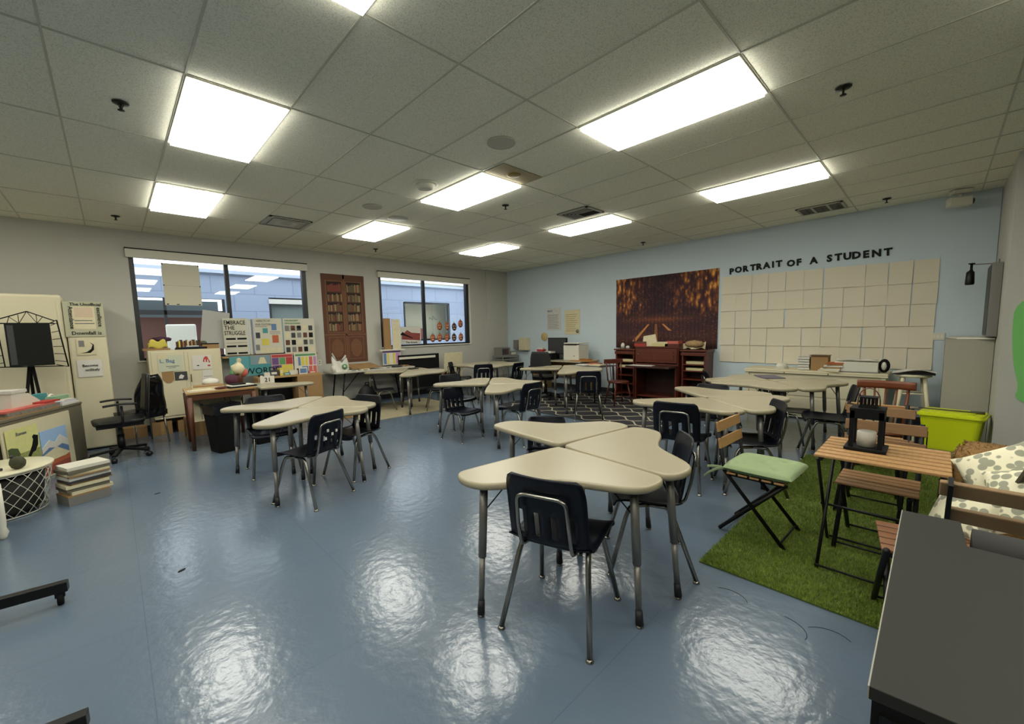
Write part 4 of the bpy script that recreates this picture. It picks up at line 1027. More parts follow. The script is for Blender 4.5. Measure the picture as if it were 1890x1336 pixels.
# ---------------------------------------------------------------- left side
o = E('tall_cabinet', 'tall wide beige metal cabinet at the left wall', 'cabinet', (-1.03,7.78,0))
MB().box(-.75,.615,0,.75,.02,2.05,M_cream).build('body', o, .03)
MB().box(-.70,.56,-.006,0,.1,1.98,M_cream).build('door', o, .003)
o = E('tall_cabinet', 'narrow beige cabinet side covered with calligraphy poster and prints', 'cabinet', (-.405,7.78,0))
MB().box(0,.36,0,.75,.02,1.97,M_cream).build('body', o, .02)
M_faint = mat('faint_peach_print', (200,178,150), .8)
poster('calligraphy_poster', 'poster with a calligraphy border on the narrow beige cabinet', 'poster', (-.415,7.777,1.515), .365, .455,
  [('r',.2,.22,.78,.86,M_ivory),('r',.27,.55,.73,.83,M_faint),('t','The Unofficial',.17,.885,.052,M_ink),('t','Attendance',.13,.86,.062,M_ink,1,-90),('t','excellence',.84,.84,.06,M_ink,1,-90),('t','Downfall is',.14,.06,.062,M_ink)]+lines(.25,.75,.25,.5,3,M_grey,.35,.1), mat('sage_ivory_paper',(176,174,146),.8))
poster('wave_print', 'framed black and white wave print on the narrow cabinet', 'print', (-.335,7.777,1.275), .175, .215,
  [('r',.08,.08,.92,.92,M_ivory),('r',.12,.5,.42,.88,M_grey),('p',[(.2,.12),(.5,.18),(.75,.35),(.85,.6),(.7,.78),(.92,.62),(.9,.3),(.7,.12)],M_ink),('p',[(.45,.3),(.6,.32),(.72,.48),(.6,.46)],M_white)], M_ivory)
poster('note_sheet', 'white typed sheet below the wave print on the narrow cabinet', 'notice', (-.352,7.776,.985), .235, .225,
  [('t','Become',.2,.6,.045,M_ink),('t','unlikely',.3,.35,.045,M_ink)], M_paper)

# teacher desk at left
M_greywood = mat('weathered_grey_laminate', (104,98,80), .6, noise=.12, nscale=9, stretch=(12,12,1))
DA = R(66.4); DP = Vector((-.33,7.30,0))
def dk(lx, ly, z): v_ = DP+Vector((math.cos(DA)*lx-math.sin(DA)*ly, math.sin(DA)*lx+math.cos(DA)*ly, 0)); return (v_.x, v_.y, z)
o = E('teacher_desk', 'grey woodgrain desk piled with papers at the left edge', 'desk', DP, DA)
MB().box(-1.5,0,0,.40,.69,.715,M_greywood).build('desktop', o, .003)
MB().box(-.03,0,.01,.39,0,.69,M_greywood).box(-1.5,-1.47,.01,.39,0,.69,M_greywood).build('side_panel', o)
MB().box(-1.47,-.03,.01,.03,.02,.69,M_greywood).build('front_panel', o)
o = MB().box(0,1.0,-.012,0,0,.655,M_cream).build('foam_board'); put(o, dk(-1.31,-.022,.004), DA, R(-1)); tag(o, 'large cream foam board leaning against the grey desk front', 'board')
def onboard(o_, lx, z): o_.location = dk(lx,-.0365,z); o_.rotation_euler = (R(-1),0,DA)
o = poster('raven_painting', 'yellow-green poster of a black bird leaning on the desk', 'painting', (0,0,0), .42, .36,
  [('r',0,0,1,.3,mat('olive_foliage',(140,144,84),.8,noise=.4,nscale=40)),('p',[(.56,.16),(.66,.30),(.74,.42),(.80,.58),(.78,.66),(.84,.71),(.90,.68),(.97,.66),(.95,.54),(.93,.40),(.82,.24),(.72,.22),(.64,.12)],M_ink),
   ('p',[(0,.1),(.2,.12),(.34,.28),(.28,.46),(.1,.52),(0,.5)],mat('dark_bush',(70,82,44),.8,noise=.4,nscale=60)),('t',"Ravens",.28,.80,.05,M_grey)], mat('yellow_green_wash',(206,204,134),.8,noise=.12,nscale=14))
onboard(o, -1.28, .255)
o = poster('desert_painting', 'poster of white dunes, blue sky and red earth on the desk', 'painting', (0,0,0), .42, .48,
  [('r',0,0,1,.3,mat('red_earth',(140,70,54),.8,noise=.2,nscale=20)),('r',0,.3,1,.62,M_ivory),('p',[(0,.62),(.3,.76),(.5,.68),(.72,.82),(1,.66),(1,.5),(.75,.60),(.5,.55),(.3,.6),(0,.52)],M_white),('p',[(0,.5),(.25,.60),(.45,.56),(.0,.46)],M_blueink),('p',[(.5,.58),(1,.36),(1,.60),(.8,.66)],M_blueink),('p',[(.1,.26),(.4,.3),(.7,.28),(1,.33),(1,.2),(.1,.2)],M_orange)], mat('sky_blue_print',(150,180,214),.8))
onboard(o, -.84, .03)
it = [
 ('plastic_bin', 'white angled plastic paper bin at the far left of the desk', 'bin', lambda m: m.prism([(-.26,0),(.14,0),(.14,.10),(-.02,.2),(-.26,.22)],-.13,.13,M_white2,Matrix.Rotation(PI/2,4,'X')).box(-.27,-.05,-.14,.14,.2201,.25,M_white), (-.62,.25,.716), 0),
 ('red_folder_stack', 'red folders lying over crumpled papers on the desk', 'folders', lambda m: m.box(-.55,.2,-.06,.1,.0,.015,M_card).box(-.52,.22,-.055,.09,.0151,.05,mat('crumpled_grey_paper',(120,116,104),.8,noise=.5,nscale=30,bump=1,bscale=40)).box(-.54,.15,-.05,.1,.0501,.07,M_pink).box(.0,.24,-.05,.09,.0701,.088,M_red), (-.60,.065,.716), R(-1)),
 ('plastic_wrap_papers', 'pale plastic-wrapped papers at the desk corner', 'papers', lambda m: m.box(-.17,.15,-.05,.12,0,.022,M_paper).box(-.15,.12,-.04,.11,.0221,.05,mat('lilac_paper',(204,198,208),.6)).box(-.10,.08,-.04,.1,.0501,.062,M_white2), (-.165,.065,.716), R(1)),
 ('teal_card_box', 'teal and white card box standing behind the desk papers', 'box', lambda m: m.box(-.07,.07,-.04,.04,0,.14,M_teal).box(.0701,.08,-.04,.04,0,.14,M_white2), (-.17,.30,.716), 0),
 ('green_binder', 'green ring binder lying on the desk papers', 'binder', lambda m: m.box(-.14,.08,-.05,.05,0,.04,mat('pale_green_binder',(126,160,128),.5)).box(.0801,.09,-.05,.05,0,.045,M_white2), (-.13,.14,.780), 0),
 ('tape_dispenser', 'white round tape roll on the back of desk', 'tape', lambda m: m.tube([(.045*math.cos(t),0,.05+.045*math.sin(t)) for t in [2*PI*k/20 for k in range(20)]],.016,M_white2,8,closed=True), (-.06,.25,.730), 0),
 ('desk_device', 'white desk device with green keys at right of desk', 'device', lambda m: m.box(-.07,.06,-.04,.04,0,.09,M_white2).box(-.05,.04,-.042,-.04,.05,.075,M_grn), (-.045,.33,.716), 0) ]
for (nm, lb, ct, fn, loc, a) in it: item(fn, nm, lb, ct, dk(*loc), DA+a)
# easel with wire frame and dark picture
o = E('easel', 'black easel stand behind the desk', 'easel', (-.74,7.62,0))
for (a_, b_) in (((.0,.0,1.5),(.11,-.12,.0)),((.0,0,1.2),(-.16,-.12,0)),((0,0,1.4),(-.02,.1,0))): MB().bar(a_, b_, .028, .028, M_matblack).build('leg', o)
M_darkpic = mat('dark_glossy_picture', (26,26,24), .16)
o = E('wire_picture_frame', 'house-shaped black wire frame holding dark picture on easel', 'picture frame', (-.93,7.45,1.18))
MB().box(.055,.41,-.012,0,.0,.50,M_darkpic).box(.07,.12,-.013,-.012,.02,.48,M_dkgrey).build('picture', o)
w_ = MB()
def rod(a, b_, r_=.005): w_.tube([(a[0],-.005,a[1]),(b_[0],-.005,b_[1])], r_, M_matblack, 6)
rod((-.06,.50),(.45,.50),.008); rod((-.02,.0),(.48,-.02),.007); rod((-.06,.515),(.24,.64),.007); rod((.24,.64),(.45,.53),.007)
for p in (((.08,.5),(.10,.575)),((.10,.575),(.17,.5)),((.17,.5),(.24,.64)),((.24,.64),(.31,.5)),((.31,.5),(.36,.578)),((.17,.5),(.17,.6)),((.31,.5),(.31,.6))): rod(*p, .0035)
rod((.47,.54),(.52,-.03),.008); rod((.41,.5),(.47,.54)); rod((.42,0),(.52,-.03))
for k in range(6): rod((.415,.05+.085*k),(.515-.008*k,.03+.095*k),.0045)
rod((-.08,.5),(-.06,0),.008); rod((.0,.5),(.02,0),.006)
for k in range(6): rod((-.08,.03+.09*k),(.015,.05+.085*k),.0045)
w_.build('wire_frame', o)
item(lambda m: m.box(-.12,.12,-.05,.05,0,.2,M_matblack), 'black_speaker', 'small black speaker box behind desk below wire frame', 'speaker', (-.66,7.40,.716) if False else (-.72,7.18+.14,.716)) if False else None
# office chairs
office_chair('black office chair with armrests beside the teacher desk', -.02, 6.98, 183)
M_gloss = mat('black_gloss_vinyl',(12,12,14),.16)
o = E('side_chair', 'black glossy side chair with chrome legs by the beige cabinet', 'chair', (.21,7.66,0), R(25))
MB().grid(lambda u, v: ((u-.5)*.42,(v-.5)*.42,.46+.035*math.sin(PI*u)*math.sin(PI*v)), 8, 8, M_gloss).box(-.2,.2,-.2,.2,.41,.445,M_gloss).build('seat', o, solid=.03)
MB().grid(lambda u, v: ((u-.5)*.34*(1-.55*v**4),-.19-.08*v-.03*(1-(2*u-1)**2)-.02*math.sin(9*v),.40+.58*v), 10, 12, M_gloss).build('backrest', o, solid=.06)
for sx in (-1,1):
    MB().tube(arc([(sx*.2,.2,.0),(sx*.2,.19,.43),(sx*.17,-.18,.42)],4),.012,M_chrome).build('front_leg', o); MB().tube([(sx*.19,-.22,0),(sx*.17,-.18,.42)],.012,M_chrome).build('rear_leg', o)
# round wire basket table
o = E('wire_basket_table', 'round cream wire basket table at the lower left', 'side table', (-.83,5.50,0))
r0 = .345
for k in range(22):
    for s_ in (1,-1):
        pts = []
        for q in range(7):
            t = q/6; a = 2*PI*k/22+s_*t*.95; rr_ = r0*(.84+.16*t); pts.append((rr_*math.cos(a), rr_*math.sin(a), .008+.36*t))
        MB().tube(pts, .0028, M_white2, 5).build('wire_strand', o)
for z, q in ((.008,.84),(.37,1.0)):
    MB().tube([(r0*q*math.cos(t), r0*q*math.sin(t), z) for t in [2*PI*k/40 for k in range(40)]], .005, M_white2, 6, closed=True).build('ring', o)
MB().lathe([(.345,.376),(.36,.382),(.36,.395),(.355,.398)], mat('cream_lacquer',(204,198,168),.3), 48).build('tabletop', o)
MB().lathe([(.24,.02),(.27,.05),(.30,.33)], mat('dark_liner',(40,38,34),.8), 30).build('liner', o)
o = MB().ball((0,0,.055),.055,mat('dark_olive_fabric',(64,64,44),.9,noise=.3,nscale=40),14,(.9,.9,1),.05).ball((-.03,0,.11),.014,M_dkgrey,8)
o = o.build('small_figurine'); put(o, (-.66,5.32,.3985)); tag(o, 'dark olive round figurine on the cream basket table', 'figurine')
o = MB().tube([(-.06,0,.012),(0,.0,.014),(.05,.02,.012)],.011,M_dkgrey).tube([(0,0,.012),(.02,-.04,.01)],.008,M_dkgrey).build('dark_twig'); put(o, (-.80,5.33,.3985)); tag(o, 'dark twig-like ornament on the basket table edge', 'ornament')
# stack of paper folders on the floor
tones = [(M_grey,.075),(M_card,.012),(M_ivory,.03),(M_greywood,.03),(M_ivory,.028),(M_card,.014),(M_dkgrey,.022),(M_paper,.03),(M_card,.01),(M_ivory,.02),(M_greywood,.028),(M_white2,.028)]
z = .001; rn3 = random.Random(4)
nm12 = ['clear plastic binder at the bottom','brown folder second from bottom','ivory paper bundle third from bottom','olive bundle fourth from bottom','ivory bundle fifth from bottom','tan folder mid-stack','dark thin binder mid-stack','white bundle above dark binder','thin tan folder upper part','ivory folder third from top','olive bundle second from top','white top bundle']
for k, (m_, h_) in enumerate(tones):
    dx, dy = rn3.uniform(-.01,.015), rn3.uniform(-.012,.012)
    item(lambda m: m.box(-.145,.145,-.12,.12,0,h_,m_).box(.1451,.147,-.115,.115,h_*.2,h_*.8,M_white), 'paper_bundle', '%s of the floor stack beside basket table' % nm12[k], 'paper bundle', (-.30+dx,5.42+dy,z), R(22+rn3.uniform(-4,4)), 'paper bundles stacked on the floor'); z += h_+.0012
# white turned leg at the frame edge + rolling stand
o = E('side_table', 'cream table with turned leg cut by the left frame edge', 'table', (-.930,4.81,0))
MB().lathe([(.018,0),(.02,.015),(.032,.05),(.022,.085),(.026,.12),(.026,.42)], M_white2, 18, Matrix.Translation((.22,-.05,0))).build('leg', o)
MB().lathe([(.018,0),(.02,.015),(.032,.05),(.022,.085),(.026,.12),(.026,.42)], M_white2, 18, Matrix.Translation((-.22,-.05,0))).build('leg', o)
MB().box(-.26,.235,-.09,.2,.4201,.44,M_white2).build('tabletop', o) if False else MB().box(-.5,.2,-.2,.2,.4201,.44,M_white2).build('tabletop', o)
o = E('rolling_stand', 'black rolling whiteboard stand base at the lower left', 'stand', (-.62,2.72,0))
for (a_, b_) in (((-.28,.66,.10),(.325,.59,.10)),((-.35,-.55,.10),(.44,-.66,.10))):
    l = MB().bar(a_, b_, .045, .055, M_black).build('foot_bar', o, .003)
    e_ = Vector(b_); d = (Vector(b_)-Vector(a_)).normalized()
    c0 = e_-d*.035
    MB().tube([(c0.x-.012,c0.y,.033),(c0.x+.012,c0.y,.033)],.033,M_matblack,16).box(c0.x-.02,c0.x+.02,c0.y-.015,c0.y+.015,.045,.08,M_black).build('caster', l)
MB().bar((-.28,.66,.10),(-.35,-.55,.10),.04,.04,M_black).build('spine', o)
MB().bar((-.31,.05,.1),(-.31,.05,1.9),.05,.05,M_black).build('upright', o)

# ---------------------------------------------------------------- window wall furniture
o = E('storage_cabinet', 'beige two-door metal cabinet with drawings taped on its doors', 'cabinet', (.37,8.14,0))
MB().box(0,.90,0,.42,.24,1.29,M_cream).build('body', o, .004)
MB().box(.03,.42,-.010,0,.28,1.26,M_cream).build('door', o, .004); MB().box(.47,.87,-.010,0,.28,1.26,M_cream).build('door', o, .004)
MB().box(.425,.465,-.006,0,.28,1.26,M_cream).build('centre_stile', o); MB().box(.48,.49,-.03,-.01,.78,.90,M_chrome).build('handle', o)
for sx in (.01,.86):
    for sy in (.01,.38): MB().box(sx,sx+.03,sy,sy+.03,0,.24,M_ink).build('leg', o)
poster('lost_bag_sign', 'hand-lettered sign taped on the left cabinet door', 'sign', (.475,8.128,.965), .29, .25,
  [('t','L. Bag',.06,.55,.075,M_blueink,1),('r',.3,.3,.85,.325,M_ink),('r',.4,.2,.7,.22,M_ink),('r',.0,.78,.4,1,M_ivory)], mat('pale_green_paper',(192,196,172),.8))
poster('hand_turkey_drawing', 'drawing with a red handprint taped on right cabinet door', 'drawing', (.885,8.128,.965), .25, .225,
  [('p',[(.55,.55),(.6,.8),(.7,.92),(.8,.88),(.85,.7),(.93,.5),(.86,.42),(.84,.6),(.78,.72),(.76,.5),(.7,.5),(.7,.72),(.64,.7),(.62,.5)],M_redink),('r',.22,.26,.34,.32,M_ink),('r',.78,.2,.92,.3,M_redink)], M_paper)
o = MB().prism([(0,.17),(0,.06),(.05,0),(.10,.0),(.14,.05),(.14,.18)],0,.006,M_card,Matrix(((1,0,0,0),(0,0,-1,0),(0,1,0,0),(0,0,0,1)))); o = o.build('brown_shield'); put(o,(.505,8.128,.79)); tag(o, 'brown paper shield shape taped on left cabinet door', 'cutout')
poster('photo_print', 'dark blue photo print taped beside the brown shield', 'photo', (.655,8.128,.82), .155, .13, [('p',[(.3,.2),(.6,.15),(.75,.5),(.5,.7),(.35,.5)],M_paper),('r',.5,.3,.62,.6,M_blueink)], M_dkgrey)
poster('white_note', 'small white notes low on the right cabinet door', 'notice', (1.0,8.128,.80), .14, .15, [('r',.1,.3,.9,.35,M_grey)], M_paper)
# on top of the cabinet
Zt = 1.291
item(lambda m: m.box(-.16,.16,-.10,.10,0,.03,M_card), 'cardboard_tray', 'flat cardboard tray on the left of the cabinet top', 'tray', (.48,8.26,Zt))
item(lambda m: m.grid(lambda u,v: ((u-.5)*.24*(1-.25*v),(-.08),.0+.12*v+.02*math.sin(9*u)),8,4,M_yel).ball((0,0,.05),.1,M_yel,12,(1.2,.8,.5),.08), 'yellow_bag', 'yellow bag on the cardboard tray atop the cabinet', 'bag', (.50,8.28,Zt+.031), 0, solid=.003)
item(lambda m: m.ball((0,0,.03),.075,mat('plum_knit',(70,42,62),.9,noise=.3,nscale=30),14,(1.6,.8,.5),.15), 'plum_cloth', 'dark plum cloth lying on the yellow bag', 'cloth', (.56,8.30,Zt+.135))
cols = (M_brown,M_yel,M_redwood,M_card,M_brown,M_ivory,M_redwood,M_oak,M_brown,M_card,M_dkgrey,M_brown)
for k in range(12):
    item(lambda m: m.box(-.011,.011,-.07,.07,0,.12+.015*((k*7) % 3),cols[k]), 'upright_book', 'book %s in the row on the beige cabinet, %s cover' % (('far left','second left','third left','fourth left','fifth left','sixth left','seventh left','eighth left','ninth left','tenth left','next to last','far right')[k], ('brown','yellow','dark red','tan','walnut','ivory','mahogany','oak','umber','cardboard','charcoal','russet')[k]), 'book', (.74+.026*k,8.34,Zt), R(2*((k % 3)-1)), 'books on the beige cabinet')
o = E('black_tray', 'black tray with grey papers on front of the cabinet top', 'tray', (.90,8.22,Zt)); MB().box(-.2,.2,-.06,.05,0,.02,M_black).box(-.2,.2,-.062,-.058,0,.035,M_black).build('tray', o)
item(lambda m: m.box(-.13,.13,-.04,.04,0,.02,M_blueink).box(-.08,.08,-.03,.035,.0201,.035,M_paper), 'grey_papers', 'blue-grey papers in the black tray on the cabinet', 'papers', (.92,8.215,Zt+.0205))
item(lambda m: m.box(-.11,.11,-.1,.1,0,.07,M_card).box(-.115,.115,-.105,.105,.0701,.085,M_ink), 'black_lid_box', 'cardboard box with black lid at right of the cabinet top', 'box', (1.15,8.26,Zt))
item(lambda m: m.box(-.05,.05,-.04,.04,0,.06,mat('grey_green_plant',(88,96,76),.8,noise=.4,nscale=60)).ball((0,0,.09),.05,mat('grey_green_plant',(88,96,76),.8),10,(1.2,.8,.7),.2), 'small_plant', 'small grey-green plant beside the book row', 'plant', (1.10-.02,8.40,Zt))
# boxes under and beside the cabinet
for (x, y, w_, h_, lb) in ((.44,8.24,.24,.2,'cardboard box on the floor under left part of the cabinet'),(.80,8.26,.34,.19,'wide cardboard box on floor under the beige cabinet'),(.14,8.30,.26,.16,'cardboard box on the floor behind the black side chair'),(.86,7.72,.36,.3,'cardboard box with red printing under the wooden table')):
    item(lambda m: m.box(-w_/2,w_/2,-.09,.09,0,h_,M_card).box(-.02,.02,-.091,.091,.001,h_+.001,M_oak), 'cardboard_box', lb, 'box', (x,y,.001), R(3), 'cardboard boxes on the floor by the window')

# wooden clutter table
o = E('wooden_table', 'brown wooden table piled with papers near the beige cabinet', 'table', (0,0,0))
A = [(.62,6.60),(1.42,6.66),(1.38,7.40),(.66,7.34)]
MB().prism(A,.735,.762,M_oak).build('tabletop', o, .003)
MB().prism([(x+(1.02-x)*.05, y+(7-y)*.05) for x, y in A],.66,.7345,M_brown).build('apron', o)
for (x, y) in A:
    X, Y = x+(1.02-x)*.09, y+(7-y)*.09; MB().tube([(X,Y,.7),(X,Y,0)],[.036,.022],M_brown,8).build('leg', o)
item(lambda m: m.box(-.3,.3,-.008,.008,0,.34,M_ivory).box(-.2,-.19,-.010,-.008,.02,.32,M_grey).box(.1,.105,-.010,-.008,.02,.32,M_ink).box(.16,.165,-.010,-.008,.02,.32,M_ink), 'trifold_board', 'cream folded display board leaning under the wooden table', 'display board', (1.0,6.93,.33), R(4)) 
bpy.data.objects['trifold_board'].rotation_euler = (R(-22), 0, R(4)); 
Z2 = .763
cl = [
 ('paper_pile','white paper pile at the near left of wooden table','papers',lambda m: m.box(-.14,.14,-.1,.1,0,.008,M_paper).box(-.12,.13,-.09,.1,.0081,.014,M_ivory),(.80,6.78),8),
 ('beige_folder','open beige folder on the wooden table','folder',lambda m: m.box(-.18,.18,-.12,.12,0,.03,M_ivory).box(-.17,.18,-.12,.11,.0301,.045,M_card),(.92,7.05),-6),
 ('glasses_case','dark red glasses case on the wooden table','case',lambda m: m.ball((0,0,.018),.03,M_redwood,12,(2.6,1.1,.6)),(1.02,6.75),6),
 ('black_binder','black binder with white papers on the wooden table','binder',lambda m: m.box(-.17,.17,-.12,.12,0,.02,M_ink).box(-.15,.14,-.10,.1,.0201,.034,M_paper).box(-.11,.05,-.06,.08,.0341,.05,M_ink),(1.26,6.82),10),
 ('white_packages','crumpled white packages at the back of wooden table','packages',lambda m: m.ball((0,0,.06),.09,M_paper,14,(1.2,1,.7),.12).box(-.07,.07,-.1,-.02,0,.03,M_red),(.98,7.24),0),
 ('plum_bag','dark plum fabric bag on the wooden table','bag',lambda m: m.ball((0,0,.08),.08,mat('plum_knit2',(78,40,56),.9,noise=.3,nscale=20),14,(1.1,.9,1),.1),(1.22,7.14),0),
 ('flower_jar','jar of cream and pink dried flowers on the wooden table','vase',lambda m: m.lathe([(.05,0),(.055,.12),(.045,.14)],M_brown,14).ball((0,0,.22),.09,M_ivory,12,(1,1,1),.25).ball((.07,0,.16),.06,M_pink,10,(1,1,1),.25).ball((-.07,0,.17),.05,M_grn,10,(1,1,1),.25),(1.34,7.30),0)]
for (nm, lb, ct, fn, (x, y), a) in cl: item(fn, nm, lb, ct, (x,y,Z2), R(a))
# bins
def bin_(lb, x, y, a, w1, w0, h, liner):
    o = E('trash_can', lb, 'trash can', (x,y,0), R(a)); m = MB()
    b0 = rrect(w0*.8,w0,.04,4); b1 = rrect(w1*.8,w1,.05,4); n = len(b0); i1 = [(px_*.93,py_*.93) for px_, py_ in b1]; i0 = [(px_*.9,py_*.9) for px_, py_ in b0]
    vs = [(*p,0) for p in b0]+[(*p,h) for p in b1]+[(*p,h) for p in i1]+[(*p,.02) for p in i0]; fs = []
    for r_ in range(3):
        for i in range(n): fs.append((r_*n+i, r_*n+(i+1) % n, (r_+1)*n+(i+1) % n, (r_+1)*n+i))
    fs.append(tuple(range(n))[::-1]); fs.append(tuple(3*n+i for i in range(n))); m.add(vs, fs, M_matblack)
    m.build('can_body', o)
    if liner:
        ring = rrect(w1*.82,w1*1.03,.05,4); nn = len(ring)
        MB().grid(lambda u, v: (*[c_*(1.0+.03*math.sin(v*20+u*3)) for c_ in ring[int(v*nn) % nn]], h+.01-.11*u-.012*math.sin(v*31)), 4, nn, mat('black_bin_liner',(18,20,24),.28)).build('bag_liner', o)
bin_('black trash can with a bag liner left of the left cluster', .95, 6.38, 12, .40, .30, .60, True)
bin_('plain dark trash can behind the lined trash can', 1.40, 6.48, 8, .36, .28, .55, False)

# low bookcase under window with posters
o = E('low_bookcase', 'tan low bookcase covered with posters beneath the first window', 'bookcase', (1.72,7.92,0))
MB().box(0,1.05,0,.36,.74,.77,M_oak).box(0,.03,0,.36,0,.74,M_card).box(.62,1.05,0,.36,0,.74,M_card).box(.03,.62,.33,.36,0,.74,M_ink).build('carcass', o, .003)
MB().box(.62,1.04,-.008,0,.05,.72,M_card).build('end_panel', o)
M_trif = mat('white_foamboard', (196,192,172), .75)
board = [('display_board','display board lettered EMBRACE THE STRUGGLE leaning at window','display board',(1.385,8.46,1.15),.37,.64,
   [('t','EMBRACE',.03,.83,.1,M_ink,.74),('t','THE',.04,.69,.1,M_ink,.85),('t','STRUGGLE',.03,.55,.1,M_ink,.64)]+[('r',a_,v,a_+.38,v+.05,M_ink) for v in (.42,.22,.03) for a_ in (.08,.52)]+[('r',.08,.33,.9,.34,M_grey)]),
  ('display_board','narrow white board edge between the lettered and picture boards','display board',(1.765,8.45,1.15),.06,.62,[('r',.5,0,1,1,M_grey)]),
  ('display_board','display board with small blue and orange pictures at window','display board',(1.84,8.46,1.155),.455,.635,
   [('t','ASPECTS OF',.1,.90,.05,M_grey,.8),('t','OUR CULTURE',.06,.80,.05,M_grey,.75),('r',.3,.58,.48,.72,M_teal),('r',.62,.66,.8,.84,M_blueink),('r',.05,.44,.2,.6,M_dkgrey),('r',.25,.24,.5,.42,M_olive if False else M_yel),('r',.62,.3,.85,.52,M_orange),('r',.02,.1,.16,.26,M_grey),('r',.2,.04,.9,.16,M_ivory)]+lines(.55,.95,.54,.64,3,M_grey)+lines(.05,.5,.74,.79,1,M_grey)),
  ('display_board','display board filled with small olive pictures and text columns','display board',(2.32,8.46,1.12),.55,.67,
   [('t','THE ANCIENT',.04,.92,.042,M_grn,.9),('t','CIVILIZATIONS',.04,.84,.045,M_grn,.9)]+[('r',.04+.19*i_,.06+.2*j_,.17+.19*i_,.20+.2*j_,(M_dkgrey,M_brown,M_ivory,M_grey,M_ink)[(i_*3+j_) % 5]) for i_ in range(5) for j_ in range(4)]+lines(.05,.6,.64,.8,4,M_grey))]
for (nm, lb, ct, loc, w_, h_, its) in board: poster(nm, lb, ct, loc, w_, h_, its, M_trif, th=.012, group='display boards at the first window')
item(lambda m: m.box(-.19,.19,-.006,.006,0,.62,mat('translucent_grey_sheet',(168,168,160),.5)), 'foam_sheet', 'pale grey blank sheet leaning left of the lettered board', 'board', (1.24,8.50,1.292) if True else 0, R(0))
bpy.data.objects['foam_sheet'].rotation_euler = (R(-3), R(8), 0)
item(lambda m: m.box(-.78,.78,-.09,.09,0,.03,M_oak), 'window_shelf', 'narrow tan wooden shelf under display boards at the first window', 'shelf', (2.11,8.50,1.105))
poster('words_poster', 'teal poster lettered WORDS with pale figures', 'poster', (1.40,8.27,.79), .62, .345,
   [('r',0,.0,.45,1,mat('teal_print2',(84,148,150),.6)),('r',.5,.55,1,1,mat('slate_blue_print',(118,140,146),.6)),('p',[(.14,.35),(.3,.35),(.28,.6),(.24,.85),(.18,.85),(.15,.6)],M_ivory),('c',.22,.82,.11,M_ivory),('p',[(.68,.58),(.9,.58),(.84,.9),(.74,.9)],M_ivory),('t','WORDS',.34,.08,.15,M_ink,.98)], M_teal, th=.008)
def blk(us, v0, v1, ms): return [('r',a_,v0,b_,v1,m_) for (a_, b_), m_ in zip(us, ms)]
poster('colour_block_poster', 'poster of purple, green and red blocks beneath the window', 'poster', (2.03,8.27,.79), .36, .35,
   [('r',.03,.84,.97,.97,M_red)]+blk(((.03,.33),(.36,.64),(.67,.97)),.46,.82,(M_purp,M_grn,M_red))+[('r',.03,.2,.45,.43,M_purp),('r',.45,.2,.97,.43,M_yel),('r',.05,.04,.97,.17,M_yel)], mat('pale_pink_paper',(204,170,160),.7))
poster('striped_chart_poster', 'poster of yellow, pink and lilac stripes at bookcase end', 'poster', (2.41,8.27,.74), .40, .40,
   [('r',.05,.86,.95,.96,M_grn)]+blk(((.05,.15),(.17,.27),(.30,.44),(.48,.6),(.65,.8),(.84,.97)),.42,.82,(M_white,M_blueink,M_yel,M_yel,M_pink,mat('lilac_print',(178,130,168),.6)))+blk(((.62,.78),(.82,.97)),.05,.38,(M_pink,M_pink)), M_paper)
# things on the bookcase top
rn5 = random.Random(9); pal = (M_ink,M_white,M_dkgrey,M_yel,M_teal,M_paper,M_brown,M_blueink,M_pink)
nm9 = ('black','white','charcoal','yellow','teal','papery','brown','blue','pink')
for k in range(9):
    w_ = .03+.02*(k % 3); h_ = .04+.03*((k*5) % 4)
    item(lambda m: m.box(-w_,w_,-.04,.04,0,h_,pal[k]).box(-w_*.6,w_*.6,-.041,-.04,h_*.3,h_*.7,M_paper), 'supply_box', 'small %s supply box on the low bookcase' % nm9[k], 'supply box', (1.80+.105*k,8.06+.02*(k % 2),.771), R(rn5.uniform(-20,20)), 'supply boxes on the low bookcase')
o = E('framed_picture', 'small blue and white framed picture standing on bookcase', 'picture frame', (2.46,7.97,.771)); MB().box(-.07,.07,-.012,0,0,.12,M_white2).build('frame', o); MB().box(-.055,.055,-.014,-.012,.02,.1,M_blueink).build('picture', o)
poster('name_card', 'white card with 21 printed on it on the desk tip', 'card', (1.62,7.32,.7315), .2, .11, [('t','21',.3,.2,.09,M_ink)], M_paper)
item(lambda m: m.box(-.22,.22,-.16,.16,0,.012,M_ink).tube([(-.16,-.05,.012),(-.08,-.05,.05),(.08,-.05,.05),(.16,-.05,.012)],.01,M_ink), 'black_case', 'black flat case leaning on the bookcase top edge', 'case', (2.45,7.955,.60)) if False else None
item(lambda m: m.box(-.3,.3,-.2,.2,0,.1,M_card), 'cardboard_box', 'open cardboard box behind the rear wing of left cluster', 'box', (2.85,7.3,.001), R(20), 'cardboard boxes on the floor by the window')

# notice board on glass, window 1
poster('taped_poster', 'blank beige poster taped on the first window glass', 'poster', (.675,8.675,2.005), .485, .665,
   [('r',.0,.965,.04,1,M_ink),('r',.96,.965,1,1,M_ink),('r',.0,.46,.03,.49,M_ink),('r',.97,.46,1,.49,M_ink),('r',.04,.01,.1,.035,M_ink),('r',.3,.01,.38,.03,M_ink),('r',.9,.01,.96,.035,M_ink),('r',0,.475,1,.478,M_grey)], mat('beige_poster_back',(205,200,178),.8), th=.003)

